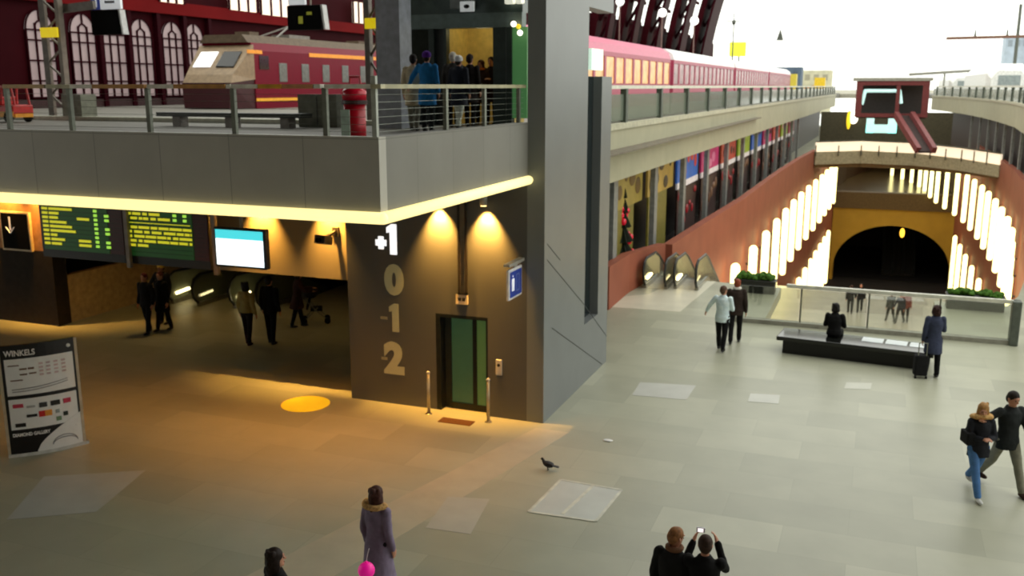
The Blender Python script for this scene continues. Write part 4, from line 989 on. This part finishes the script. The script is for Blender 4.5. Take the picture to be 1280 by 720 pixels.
# white globe lamps before the ribs
for i,(u,v) in enumerate(((775,2),(828,16),(868,26))):
    y=95.; x,z=GY(u,v,y); t=thing('globe_lamp','white globe lamp before the maroon roof ribs, %s'%['nearest the tower','middle one of three','farthest from the tower'][i],'lamp',(x,y,5.7))
    m=MB(); m.ell((0,0,z-5.7),.42,.42,.42,14); m.build('globe',emat('globe_glow',(255,250,245),1.5),t,True)
    m=MB(); m.tube((0,0,0),(0,0,z-5.7-.4),.08,.06,8); m.build('pole',mat('lamp_pole',(120,90,84),.5),t)

# ---- outdoors, far right
def farmast(u,v0,v1,y,label,r=.2):
    x,z=GY(u,v0,y); t=thing('catenary_mast',label,'mast',(x,y,5)); m=MB(); m.tube((0,0,0),(0,0,z-5),r,r*.5,8); m.build('pole',mat('far_mast',(96,100,92),.6),t)
    m=MB(); m.bar((-1.2,0,z-6.2),(1.2,0,z-6.2),.12); m.ell((0,0,z-6.4),.3,.3,.4,8); m.build('crossarm',MATS['far_mast'],t); return t
farmast(918,16,60,150,'thin grey catenary mast rising against the white sky',.14)
x,z=GY(924,62,165); t=thing('yellow_sign','yellow-green platform sign beyond the train end','sign',(x,165,5)); m=MB(); m.box(-1.6,1.1,-.1,.1,z-5-1.1,z-5+1.2); m.build('board',mat('sign_lime',(222,226,60),.5,emit=.8,ecol=lin((225,230,60))),t); m=MB(); m.tube((0,0,0),(0,0,z-6.1),.12,.12,8); m.build('post',MATS['far_mast'],t)
yg=120.; a=GY(1183,48,yg);b=GY(1300,47,yg)
t=thing('overhead_gantry','thin dark overhead line gantry against the sky at far right','gantry',(a[0],yg,5)); zz=a[1]-5
m=MB(); m.bar((0,0,zz),(b[0]-a[0],0,zz+.1),.3,.3); m.build('beam',mat('gantry_brown',(120,88,72),.6),t)
for k in (2.9,6.1,9.4): m=MB(); m.tube((k,0,zz),(k,0,zz+.9),.14,.05,8); m.build('insulator',MATS['far_mast'],t)
m=MB(); m.tube((b[0]-a[0]-2.2,0,0),(b[0]-a[0]-2.2,0,zz+3.5),.2,.15,8); m.build('mast',MATS['far_mast'],t)
for (u,v,y) in ((975,46,150),):
    x,z=GY(u,v,y); m=MB(); m.rings([[(x-.5,y,z-.5),(x+.5,y,z-.5),(x+.5,y+.3,z-.5),(x-.5,y+.3,z-.5)],[(x-.05,y,z+1),(x+.05,y,z+1),(x+.05,y+.3,z+1),(x-.05,y+.3,z+1)]]); m.bar((x-3,y,z-.5),(x+26,y,z-.5),.03) if False else None
    o=m.build('line_insulator',MATS['far_mast']); tag(o,'small dark conical insulator in the white sky','insulator')
# wires carrying the small insulators
m=MB(); 
x0,z0=GY(900,52,150);x1,z1=GY(1230,48,150); m.tube((x0,150,z0),(x1,150,z1),.03,.03,6); tag(m.build('overhead_wire',mat('wire_pale',(200,200,200),.5)),'thin overhead wire crossing the white sky','wire')
# white trains far right and glazed shelter
def whitetrain(u0,u1,v0,v1,y,label):
    a=GY(u0,v1,y);b=GY(u1,v0,y); t=thing('white_train',label,'train',(a[0],y,5.3)); W=b[0]-a[0];Hh=b[1]-5.3
    m=MB(); R=[]
    for yy,s in ((0,.82),(1.2,1.),(26,1.)): R.append([(W*(1-s)/2,yy,.4),(W*(1+s)/2,yy,.4),(W*(1+s)/2,yy,Hh*.75*s),(W*(1+s*.6)/2,yy,Hh*s),(W*(1-s*.6)/2,yy,Hh*s),(W*(1-s)/2,yy,Hh*.75*s)])
    m.rings(R); m.build('body',mat('white_body',(235,236,232),.3),t)
    m=MB(); m.box(W*.25,W*.75,-.06,.1,Hh*.45,Hh*.7); m.build('windscreen',mat('grey_screen',(150,160,160),.2),t)
    m=MB(); m.box(-.02,.05,4,24,Hh*.4,Hh*.62) if False else m.box(W*.1-.03,W*.1+.02,2,25,Hh*.4,Hh*.65); m.build('side_windows',MATS['grey_screen'],t)
    m=MB(); m.box(W*.1,W*.9,.3,25,0,.4); m.build('underframe',MATS['underframe'],t)
    return t
whitetrain(1232,1292,79,118,95,'white train with rounded nose at the right edge')
whitetrain(1186,1230,92,112,135,'white train left of the rounded-nose train')
a=GY(1180,90,131);b=GY(1222,88,131)
m=MB(); m.bar((a[0]-4,131,a[1]-.3),(b[0],131,b[1]),.4,.35); m.box(a[0],a[0]+.2,131,131.2,5.6,a[1]); m.box(b[0]-.6,b[0]-.4,131,131.2,5.6,b[1]); tag(m.build('platform_canopy',mat('canopy_grey',(150,150,140),.6)),'grey flat platform canopy behind the white trains','canopy')
# buildings in the distance
for (u0,u1,v0,y,c,label) in ((968,1002,84,230,(92,108,128),'distant blue-grey building beyond the train end'),(1258,1290,44,240,(176,190,206),'distant pale blue building at the right edge'),(1003,1040,88,250,(200,196,170),'distant pale building right of the blue-grey one')):
    a=GY(u0,v0,y);b=GY(u1,v0,y); t=thing('distant_building',label,'building',((a[0]+b[0])/2,y,0)); w=(b[0]-a[0])/2
    m=MB(); m.box(-w,w,0,6,0,a[1]); m.build('block',mat('bld%d'%u0,c,.7,var=.2,scale=.4),t)
    for j in range(3): m=MB(); m.box(-w+w*.2+j*w*.6,-w+w*.55+j*w*.6,-.08,0,a[1]-2.4,a[1]-1.0); m.build('window',mat('bldw%d'%u0,tuple(int(q*.8) for q in c),.3),t)
# yellow lights / excavator-like yellow machine at distance
a=GY(1026,93,160); t=thing('yellow_machine','small yellow works vehicle in the distance on the platform','vehicle',(a[0],160,5.6))
m=MB(); m.box(-.9,.7,0,1.5,.4,a[1]-5.7-.4); m.build('body',mat('machine_yellow',(240,200,40),.5),t); m=MB(); m.bar((-.8,.5,1.2),(-2.4,.5,.8),.25); m.build('arm',mat('machine_orange',(214,140,60),.5),t)
for s in (-.6,.4): m=MB(); m.tube((s,-.1,.4),(s,1.6,.4),.4,.4,12); m.build('wheel',MATS['tyre'],t)
a=GY(990,91,175); m=MB(); m.box(a[0]-.5,a[0]+.8,175,177,5.6,a[1]-.2); tag(m.build('yellow_container',mat('cont_yellow',(216,196,70),.5)),'small yellow container beside the distant blue-grey building','container')
# ground outside and platform at right
m=MB(); m.box(-60,90,150.2,330,5.0,5.6); struct(m.build('floor_outside',mat('track_bed',(170,166,150),.8)))

# ================================================================== PEOPLE
SKIN=mat('skin',(196,140,112),.55,var=.06); SHOE=mat('shoe_black',(18,17,17),.45)
HAIRC={}
def hairm(rgb): return mat('hair_%d_%d_%d'%rgb,rgb,.6,var=.35,scale=30)
def cloth(rgb,n='cloth'): return mat('%s_%d_%d_%d'%((n,)+rgb),rgb,.85,var=.16,scale=9,bump=.35)
def finish(m,name,material,parent,vox,smooth=4,fold=0.):
    o=m.build(name,material,parent,True)
    r=o.modifiers.new('Remesh','REMESH'); r.mode='VOXEL'; r.voxel_size=vox; r.use_smooth_shade=True
    s=o.modifiers.new('Smooth','SMOOTH'); s.iterations=smooth; s.factor=.6
    if fold>0:
        tx=bpy.data.textures.get('folds') or bpy.data.textures.new('folds','CLOUDS'); tx.noise_scale=.12
        d=o.modifiers.new('Folds','DISPLACE'); d.texture=tx; d.strength=fold; d.mid_level=.5
    return o
def person(label,x,y,z=0.,rz=0.,h=1.75,coat=(30,30,32),trs=(24,24,28),hair=(40,28,20),hstyle='short',coatlen='hip',stride=.0,arms=('down','down'),sit=False,shoes=None,
           lean=0.,headturn=0.,nod=0.,det=1.,hood=None,female=False,bag=None,group=None,scarf=None,collar=None,gloves=False,name='person',cat='person',boots=None,fur=None,headtilt=0.):
    t=thing(name,label,cat,(x,y,z),rz); k=h/1.75; V=Vector
    vox=(.011 if det>=1 else .017)*k
    W=.9 if female else 1.
    # legs
    hipz=.93; legs=[]
    for s,ph in ((-1,stride),(1,-stride)):
        hip=V((s*.095,0,hipz))
        if sit: kn=hip+V((s*.03,.43,-.02)); an=kn+V((0,.02,-.40))
        else:
            a=ph*.55; kn=hip+V((s*.005,.43*math.sin(a),-.43*math.cos(a))); b=a-(.35*abs(ph) if ph<0 else .05*ph); an=kn+V((0,.41*math.sin(b),-.41*math.cos(b)))
        legs.append((hip,kn,an))
    low=min(l[2].z for l in legs); off=.085-low
    if sit: off=(.45/k+.09)-hipz
    up=V((0,0,off)); legs=[tuple(p+up for p in l) for l in legs]
    pz=hipz+off
    L=lambda zz,f=0.: V((0,lean*(zz),pz+zz+f))      # spine point above pelvis
    shz=.50; sh=[L(shz)+V((s*.185*W,0,-.02)) for s in (-1,1)]
    # arms
    armp=[]
    for i,s in enumerate((-1,1)):
        a=arms[i]; S=sh[i]
        if a=='down': e=S+V((s*.055,-.03,-.29)); w_=e+V((s*.01,.07,-.25))
        elif a=='swing+': e=S+V((s*.05,.12,-.26)); w_=e+V((0,.15,-.20))
        elif a=='swing-': e=S+V((s*.06,-.15,-.24)); w_=e+V((0,-.06,-.25))
        elif a=='pocket': e=S+V((s*.11,-.07,-.27)); w_=e+V((-s*.07,.16,-.17))
        elif a=='fold': e=S+V((s*.06,.05,-.28)); w_=e+V((-s*.17,.17,.04))
        elif a=='face': e=S+V((s*.06,.20,-.16)); w_=e+V((-s*.10,.14,.24))
        elif a=='out': e=S+V((s*.17,.02,-.22)); w_=e+V((s*.10,.08,-.18))
        elif a=='around': e=S+V((s*.22,-.03,-.12)); w_=e+V((s*.16,.14,.03))
        elif a=='fwd': e=S+V((s*.05,.16,-.24)); w_=e+V((0,.25,-.02))
        armp.append((S,e,w_))
    hd=L(.69)+V((0,lean*.1+.01+nod*.06,0)); R=Matrix.Rotation(headturn,3,'Z')@Matrix.Rotation(-nod,3,'X')@Matrix.Rotation(headtilt,3,'Y')
    def hp(v): return hd+R@V(v)
    S=k
    # ---- body, one surface
    m=MB()
    for hip,kn,an in legs:
        m.tube(hip,kn,.075,.052,10,True); m.tube(kn,an,.05,.035,10,True); m.ell(an+V((0,.05,-.04)),.04,.10,.035,10)
    m.loft([(L(-.06),.13,.09),(L(.05),.15,.10),(L(.2),.125,.09),(L(.38),.155,.105),(L(.48),.15,.09),(L(.53),.07,.06)],16)
    for Sx,e,w_ in armp: m.tube(Sx,e,.045,.036,10,True); m.tube(e,w_,.036,.026,10,True)
    m.tube(L(.48),hd+V((0,0,-.08)),.056,.05,12,True)
    m.ell(hd,.077,.096,.115,18,R); m.ell(hp((0,.035,-.06)),.055,.058,.06,12,R); m.ell(hp((0,.075,-.092)),.026,.022,.02,10)
    m.tube(hp((0,.088,.02)),hp((0,.112,-.022)),.009,.014,8,True); m.ell(hp((0,.085,.035)),.05,.014,.012,10)
    for s in (-1,1): m.ell(hp((s*.079,-.005,-.005)),.012,.022,.032,8)
    for i,(Sx,e,w_) in enumerate(armp):          # hand: palm, four unequal fingers, thumb at the side
        d=(w_-e).normalized(); s=-1 if i==0 else 1
        side=V((0,1,0)) if abs(d.y)<.75 else V((-s,0,0)); side=(side-d*side.dot(d)).normalized(); nn=d.cross(side).normalized()
        if nn.x*s>0: nn=-nn                      # palm turned to the body
        pc=w_+d*.05; m.obox(pc,side,nn,d,.038,.013,.045); m.tube(w_-d*.01,pc,.024,.026,8,True)
        for j,ll in enumerate((.066,.075,.070,.055)):
            b0=w_+d*.09+side*(.029-.0195*j); b1=b0+d*ll*.5+nn*.008; b2=b1+d*ll*.42+nn*.022
            m.tube(b0,b1,.0095,.009,6,True); m.tube(b1,b2,.009,.0075,6,True)
        b0=w_+d*.03+side*.034; b1=b0+side*.022+d*.03+nn*.008; b2=b1+d*.032+side*.004+nn*.006
        m.tube(b0,b1,.013,.011,6,True); m.tube(b1,b2,.011,.009,6,True)
    if k!=1: bmesh.ops.scale(m.bm,vec=(k,k,k),verts=m.bm.verts[:])
    bodyo=finish(m,'body',SKIN,t,min(vox,.009) if det>=1 else .014,3)
    # ---- clothes
    def sc(mm):
        bmesh.ops.scale(mm.bm,vec=(k,k,k),verts=mm.bm.verts[:]); return mm
    m=MB()
    for hip,kn,an in legs:
        m.tube(hip,kn,.100,.073,12,True); m.tube(kn,an+V((0,0,.02)),.072,.060,12,True)
    m.loft([(L(-.08),.16,.115),(L(.0),.17,.12),(L(.12),.15,.11)],16)
    finish(sc(m),'trousers',cloth(trs,'trousers'),t,vox*1.2,4,.012)
    m=MB(); ln={'waist':-.02,'hip':-.14,'thigh':-.34,'knee':-.52}[coatlen]
    if sit: ln=max(ln,-.12)
    sw=.19 if coatlen in('hip','waist') else .205
    sx=.93 if female else 1.
    ry=.15+(.05 if ln<-.2 else 0)+(.03 if ln<-.4 else 0)+.06*abs(stride)*(ln<-.2)
    m.loft([(L(ln)+V((0,0,0)),sw+(.045 if ln<-.4 else 0),ry),(L(ln+.12),sw*(1.08 if ln<-.4 else .98),ry-.01),(L(-.03),.2,.15),(L(.08),.172*sx,.13),(L(.2),.165*sx,.125),(L(.36),.19*sx,.135),(L(.46),.185*sx,.12),(L(.53),.10,.085),(L(.57),.075,.075)],22)
    for Sx,e,w_ in armp: m.tube(Sx,e,.072,.058,12,True); m.tube(e,w_-(w_-e)*.03,.057,.045,12,True)
    finish(sc(m),'coat' if coatlen in ('thigh','knee') else 'jacket',cloth(coat,'coat'),t,vox*1.2,5,.018)
    for hip,kn,an in legs:
        f=V((0,1,0)); mm=MB(); mm.ell(an+V((0,.055,-.045)),.048,.135,.04,14); mm.tube(an+V((0,0,-.03)),an+V((0,0,.03)),.048,.046,10,True)
        if boots: mm.tube(an,an+(kn-an)*.7,.055,.068,12,True)
        finish(sc(mm),'boot' if boots else 'shoe',cloth(boots,'boot') if boots else (cloth(shoes,'shoe') if shoes else SHOE),t,vox*1.1,3)
    # ---- hair / headwear
    m=MB()
    rr=random.Random(int(x*100)); hv=.022
    if hstyle in('long','bob'):
        for q in range(26):
            a=rr.uniform(PI,2*PI); zq=rr.uniform(-.20 if hstyle=='long' else -.09,.09); m.ell(hp((.082*math.cos(a),.088*math.sin(a)-.015,zq)),rr.uniform(.018,.034),rr.uniform(.018,.034),rr.uniform(.03,.06),8)
    if hstyle=='short':
        m.ell(hp((0,-.012,.03)),.086,.10,.10,16,R); m.ell(hp((0,-.045,-.01)),.08,.068,.09,14,R)
    elif hstyle=='long':
        m.ell(hp((0,-.014,.028)),.092,.108,.105,16,R); m.ell(hp((0,-.055,-.06)),.095,.065,.14,14,R); m.ell(hp((0,-.065,-.17)),.09,.05,.12,14,R); 
        for s in (-1,1): m.ell(hp((s*.075,-.01,-.07)),.026,.055,.12,10,R)
    elif hstyle=='bob':
        m.ell(hp((0,-.014,.028)),.094,.108,.104,16,R); m.ell(hp((0,-.05,-.05)),.096,.068,.10,14,R)
        for s in (-1,1): m.ell(hp((s*.078,-.005,-.045)),.024,.055,.08,10,R)
    elif hstyle=='hat':
        m.ell(hp((0,-.008,.04)),.097,.112,.095,16,R); m.ell(hp((0,-.01,.005)),.1,.115,.03,16,R)
    if hstyle in('hat',):
        finish(sc(m),'knit_hat',cloth(hair,'hat'),t,.012,3,.006)
        m=MB(); m.ell(hp((0,-.045,-.035)),.078,.062,.07,12,R); finish(sc(m),'hair',hairm((44,32,24)),t,.012,3)
    else: finish(sc(m),'hair',hairm(hair),t,.009,2,.016)
    m=MB()
    for s in (-1,1): m.ell(hp((s*.031,.088,.006)),.0105,.008,.0085,10)
    sc(m).build('eyes',mat('eye_dark',(30,24,20),.2),bodyo,True)
    m=MB(); m.ell(hp((0,.089,-.058)),.024,.009,.007,10); sc(m).build('lips',mat('lips',(160,84,78),.5),bodyo,True)
    if scarf:
        m=MB(); n=14; m.path([L(.57)+V((.085*math.cos(2*PI*i/n),.08*math.sin(2*PI*i/n)+.01,.0)) for i in range(n+1)],.035,8); finish(sc(m),'scarf',cloth(scarf,'scarf'),t,.014,4,.01)
    if fur:
        m=MB(); n=16; rr=random.Random(5)
        for i in range(n):
            a=PI+PI*(i-.0)/(n-1) if fur!='full' else 2*PI*i/n
            c=L(.56)+V((.15*math.cos(a),.105*math.sin(a)-.02,.01-.02*math.sin(a)*-1)); m.ell(c,.052,.05,.045,10)
        finish(sc(m),'fur_collar',mat('fur_tan',(206,164,104),.9,var=.35,scale=35,bump=.8),t,.012,2,.03)
    if bag:
        c,pos,sz=bag; m=MB(); P=V(pos); m.obox(P,(1,0,0),(0,1,0),(0,0,1),sz[0],sz[1],sz[2]); q=finish(sc(m),'bag',cloth(c,'bag'),t,.018,4,.01)
        m=MB(); m.path([P+V((0,-sz[1]*.6,sz[2])),P+V((0,0,sz[2]+.14)),P+V((0,sz[1]*.6,sz[2]))],.012,6); sc(m).build('bag_strap',cloth((30,26,26),'strap'),q)
    return t
def P0(u,v,z=0.): return G(u,v,z)
AW=0.; TO=PI
# walking couple at right, coming towards the camera and to the right
x,y=P0(1252,612); person('man in dark jacket and khaki trousers walking arm in arm at the right',x,y,0,PI+.55,1.84,(38,42,42),(138,136,118),(36,28,22),'short','hip',.75,('swing+','around'),shoes=(70,52,44),nod=.25,headturn=.1)
x,y=P0(1217,617); person('blonde woman in dark jacket and blue jeans beside the khaki-trousered man',x,y,0,PI+.35,1.68,(36,38,44),(84,128,184),(170,126,70),'long','hip',-.8,('fold','fold'),shoes=(214,214,210),female=True,nod=.15,fur='full',bag=((20,20,22),(.22,.02,1.06),(.07,.15,.11)),headturn=-.3)
# person by the bench
x,y=P0(1163,470); person('person in blue-grey coat with a dark wheeled bag beside the bench',x,y,0,.2,1.74,(58,64,86),(14,14,16),(52,30,26),'bob','thigh',.2,('down','fold'),female=True)
xb,yb=G(1152,472); t=thing('rolling_suitcase','dark upright rolling suitcase beside the blue-grey coated person','suitcase',(xb-.05,yb-.0,0),.2)
m=MB(); m.box(-.15,.15,-.12,.12,.06,.56); m.build('case_body',cloth((24,24,26),'case'),t,bevel=.04); m=MB(); m.path([(-.09,-.1,.56),(-.09,-.1,.86),(.09,-.1,.86),(.09,-.1,.56)],.012,8); m.build('pull_handle',MATS['rail_steel'],t)
for s in (-1,1): m=MB(); m.tube((s*.12-.02,-.1,.035),(s*.12+.02,-.1,.035),.035,.035,12); m.build('wheel',MATS['tyre'],t)
# seated on bench
person('person in black sitting on the bench with back turned',-.72,24.72,0.0,-.1,1.68,(14,14,15),(14,14,15),(20,16,14),'bob','waist',0,('fold','fold'),sit=True,nod=.25,lean=.05)
# couple near the escalators
x,y=P0(901,438); person('person in light blue jacket and black trousers near the escalators',x,y,0,-.15,1.74,(226,248,255),(14,14,16),(92,70,56),'short','hip',.3,('out','fold'),headturn=-.4)
x,y=P0(918,429); person('person in dark brown jacket and white scarf beside the light blue jacket',x,y,0,.1,1.78,(52,40,34),(16,15,15),(140,66,40),'short','hip',-.35,('fold','down'),scarf=(232,226,216))
# woman in quilted coat, foreground
x,y=P0(470,612,1.62); person('woman in grey-purple quilted coat with fur hood in the foreground',x,y,0,-.2,1.68,(128,116,138),(26,22,28),(66,36,28),'long','knee',.1,('down','down'),female=True,fur='half',boots=(40,30,28))
xbn,ybn=G(459,712,.86)
t=thing('pink_balloon','bright pink ball held low by the woman in the quilted coat','ball',(xbn,ybn-.02,.86))
m=MB(); m.ell((0,0,0),.105,.105,.105,20); m.ell((0,0,.11),.02,.02,.02,8); m.build('ball',mat('hot_pink',(255,20,160),.4,var=.03,emit=.25),t,True)
m=MB(); m.path([(0,0,.11),(.01,.02,.2),(.03,.03,.28)],.006,6); m.build('string',mat('string_white',(220,210,215),.6),t)
# black haired person bottom left
x,y=P0(345,684,1.62); person('person with dark wavy hair and black coat at the bottom edge',x+.05,y-.1,0,-.5,1.68,(14,13,14),(18,18,20),(34,22,18),'long','hip',.2,('fold','fold'),female=True,headturn=-.4)
# couple with camera, bottom right
x,y=P0(853,660,1.68); person('light-brown-haired person in black coat leaning toward the lit phone',x-.08,y-.1,0,-.2,1.70,(22,22,22),(24,24,26),(142,96,58),'short','hip',0,('down','fold'),nod=.35,lean=.06,headturn=-.5,fur=None,scarf=(120,84,60))
x,y=P0(884,668,1.66); person('dark-haired person in black coat holding up the small camera',x,y-.1,0,.15,1.70,(12,12,12),(20,20,22),(58,40,30),'short','hip',0,('face','face'),nod=.2)
xc,yc=G(869,660,1.63); t=thing('compact_camera','small silver camera held up between the two in black coats','camera',(xc+.06,yc+.04,1.60),.1)
m=MB(); m.box(-.05,.05,-.012,.012,-.03,.03); m.build('camera_body',mat('camera_silver',(190,190,195),.3,.3),t,bevel=.006); m=MB(); m.box(-.035,.03,-.018,-.012,-.022,.022); m.build('lit_screen',emat('phone_screen',(235,225,225),1.3),t); m=MB(); m.tube((0,.012,0),(0,.035,0),.022,.02,14); m.build('lens',MATS['lens_black'],t)
# under the deck
x,y=P0(186,417); person('person in black with reddish hair, walking under the departure board',x,y,0,PI,1.74,(14,12,14),(12,12,14),(92,30,30),'short','hip',.3,('down','down'),det=.6)
x,y=P0(198,414); person('person in black with auburn hair beside the parapet walker',x+.12,y+.1,0,PI-.1,1.72,(12,12,14),(14,14,16),(84,36,32),'short','thigh',-.3,('down','down'),det=.6)
x,y=P0(200,402); person('person in orange-yellow knit hat behind the two in black',x+.32,y-.15,0,PI,1.80,(18,16,16),(16,16,16),(255,205,90),'hat','hip',0,('down','out'),det=.6,bag=((190,170,60),(.36,.1,.66),(.05,.1,.14)))
x,y=P0(311,431); person('person in a pale beige vest and dark trousers under the screen',x,y,0,.0,1.72,(150,136,84),(24,18,18),(24,18,14),'bob','waist',.2,('down','down'),det=.6,boots=(56,22,22))
x,y=P0(340,430); person('tall person all in black right of the beige vest',x,y,0,0,1.86,(10,10,12),(10,10,12),(20,16,14),'short','hip',.15,('down','down'),det=.6)
x,y=P0(373,409); person('person in dark red-brown coat pushing a stroller',x,y,0,-1.0,1.66,(66,40,38),(14,12,14),(46,30,24),'bob','thigh',.3,('fwd','fwd'),det=.6,lean=.08)
xs_,ys_=P0(388,404); t=thing('stroller','dark folding stroller pushed by the person in the red-brown coat','stroller',(xs_+.1,ys_+.1,0),-1.0)
m=MB(); m.path([(-.2,-.5,1.0),(-.2,0,.45),(-.2,.35,.12)],.016,8); m.path([(.2,-.5,1.0),(.2,0,.45),(.2,.35,.12)],.016,8); m.path([(-.2,-.5,1.0),(.2,-.5,1.0)],.016,8); m.path([(-.2,-.3,.1),(-.2,.1,.5)],.014,8); m.path([(.2,-.3,.1),(.2,.1,.5)],.014,8); m.build('frame',MATS['rail_steel'],t)
m=MB(); m.box(-.18,.18,-.12,.22,.38,.46); m.obox((0,-.16,.62),(1,0,0),(0,.3,1),(0,1,-.3),.18,.2,.03); m.build('seat',cloth((26,26,30),'strollerseat'),t)
m=MB(); m.ell((0,-.1,.86),.2,.2,.12,12); m.build('canopy',cloth((40,34,36),'canopy'),t)
for sx in (-.2,.2):
    for sy in (-.3,.35): m=MB(); m.tube((sx-.02,sy,.09),(sx+.02,sy,.09),.09,.09,14); m.build('wheel',MATS['tyre'],t)
# deck people
def PD(u,y): return GY(u,60,y)[0]
person('person in beige coat with dark hair at the balcony railing',PD(516,19.2),19.2,ZDECK,.2,1.70,(214,200,164),(140,140,126),(24,20,18),'short','thigh',.3,('down','down'),det=.6)
person('person in bright blue coat and purple knit hat at the railing',PD(533,18.9),18.9,ZDECK,.1,1.74,(40,128,196),(36,40,42),(92,40,150),'hat','thigh',.1,('out','down'),det=.6)
person('person in dark navy coat, white hat and pale trousers by the lift lobby',PD(573,20.2),20.2,ZDECK,-.1,1.70,(40,44,54),(214,220,204),(250,250,250),'hat','thigh',.4,('down','down'),det=.6)
person('white-haired person in grey coat behind the white hat',PD(566,21.2),21.2,ZDECK,0,1.80,(64,62,60),(40,40,40),(222,216,204),'short','thigh',.1,('down','down'),det=.6)
person('person in black coat entering the lit lift cabin',PD(587,21.5),21.5,ZDECK,0,1.76,(26,18,16),(20,18,18),(34,20,16),'short','thigh',.1,('down','down'),det=.6)
person('person with orange scarf standing in the lift cabin',PD(601,23.0),23.0,ZDECK,PI,1.66,(60,40,28),(26,22,20),(70,36,22),'bob','thigh',0,('fold','fold'),det=.6,scarf=(220,120,40))
person('dark-clothed person at the right of the lift cabin',PD(611,22.95),23.1,ZDECK,PI,1.74,(40,24,18),(22,20,20),(28,18,14),'short','thigh',0,('fold','fold'),det=.6)
# lower level walkers, small in view
low=[(1062,392,(60,62,60),'grey-clad walker, leftmost on the lower floor behind the glass'),(1074,390,(34,34,34),'black-clad walker second from left on the lower floor'),(1112,402,(90,92,88),'grey-clad walker in the middle of the lower floor'),(1124,404,(70,72,74),'slate-clad walker right of the middle of the lower floor'),(1131,402,(150,96,86),'pink-topped walker on the lower floor'),(1186,414,(84,54,44),'brown-clad walker toward the right of the lower floor'),(1222,412,(96,66,50),'tan-clad walker at the right of the lower floor')]
for i,(u,v,c,lb) in enumerate(low):
    x,y=G(u,v,-6.0); person(lb,x,y,-6.0,[0,PI,.5,2.6,PI,1,0][i],1.72,c,(70,70,66),(50,34,26),'short','hip',.5*(-1)**i,('down','swing+'),det=.5)
x,z=GY(1160,180,92.5); person('tiny dark figure standing on the far bridge',x,92.5,0.0,.3,1.7,(30,26,30),(24,24,26),(40,30,26),'short','hip',.3,('down','down'),det=.5)

# ---- pigeon
x,y=P0(685,588); t=thing('pigeon','small dark pigeon standing on the floor before the hatch','pigeon',(x,y,0),.5*PI+.2)
m=MB(); V=Vector
m.ell((0,0,.13),.062,.115,.062,16,Matrix.Rotation(.35,3,'X')); m.tube((0,.07,.16),(0,.105,.225),.04,.026,12,True); m.ell((0,.115,.24),.026,.032,.027,12); m.tube((0,.14,.238),(0,.165,.23),.008,.003,8,True)
m.rings([[(-.035,-.08,.10),(.035,-.08,.10),(.035,-.08,.125),(-.035,-.08,.125)],[(-.045,-.22,.075),(.045,-.22,.075),(.045,-.22,.085),(-.045,-.22,.085)]])
for s in (-1,1): m.ell((s*.05,-.02,.135),.02,.1,.042,12,Matrix.Rotation(.3,3,'X')); m.tube((s*.025,.01,.09),(s*.025,.0,.015),.011,.008,8,True); m.tube((s*.025,-.015,.008),(s*.03,.04,.008),.007,.005,6,True)
bmesh.ops.scale(m.bm,vec=(.9,.9,.9),verts=m.bm.verts[:])
finish(m,'bird_body',mat('pigeon_grey',(44,40,40),.6,var=.4,scale=18),t,.006,2)

# ================================================================== LIGHT, CAMERA
l=bpy.data.lights.new('arch_wash','AREA'); l.energy=260; l.color=(1,.75,.3); l.shape='RECTANGLE'; l.size=9; l.size_y=1
o=bpy.data.objects.new('arch_wash',l); COL.objects.link(o); o.location=(2.2,113,-15); o.rotation_euler=(Vector((2.2,123,-8))-Vector((2.2,113,-15))).to_track_quat('-Z','Y').to_euler()
l=bpy.data.lights.new('lower_hall','AREA'); l.energy=900; l.color=(1,.95,.82); l.shape='RECTANGLE'; l.size=8; l.size_y=14
o=bpy.data.objects.new('lower_hall',l); COL.objects.link(o); o.location=(.4,43,-.5); o.rotation_euler=(0,0,0)
W=bpy.data.worlds.new('World'); C.world=W; W.use_nodes=True
nt=W.node_tree; bg=nt.nodes['Background']; 
tc=nt.nodes.new('ShaderNodeTexCoord'); no=nt.nodes.new('ShaderNodeTexNoise'); no.inputs['Scale'].default_value=2.
rp=nt.nodes.new('ShaderNodeValToRGB'); rp.color_ramp.elements[0].color=(.98,1.0,.90,1); rp.color_ramp.elements[1].color=(1,1,.94,1)
nt.links.new(tc.outputs['Generated'],no.inputs['Vector']); nt.links.new(no.outputs['Fac'],rp.inputs['Fac']); nt.links.new(rp.outputs['Color'],bg.inputs['Color'])
bg.inputs['Strength'].default_value=1.9
# unseen hall wall behind the viewer; unseen part roof sized to shade the floor
m=MB(); m.box(-40,26,-4,-3.6,0,18); struct(m.build('wall_behind_unseen',mat('unseen_hall_wall',(104,92,76),.7)))
m=MB(); m.box(-40,26,-4,11,16,16.3); m.box(-40,0,11,22,16,16.3); struct(m.build('ceiling_shade_roof',M_hall))
m=MB(); m.box(26,26.4,-4,60,0,5); struct(m.build('wall_right',mat('right_wall',(120,118,108),.7)))
cam=bpy.data.cameras.new('camera'); co=bpy.data.objects.new('camera',cam); COL.objects.link(co)
cam.sensor_fit='HORIZONTAL'; cam.sensor_width=36; cam.lens=F/1280*36; co.location=(0,0,H); co.rotation_euler=(PI/2-TH,0,PSI); cam.clip_end=1000; cam.clip_start=.1
cam.dof.use_dof=True; cam.dof.focus_distance=5.2; cam.dof.aperture_fstop=3.2
C.camera=co
vs=C.view_settings; vs.view_transform='Standard'; vs.look='None'; vs.gamma=1; vs.exposure=0; vs.use_curve_mapping=False
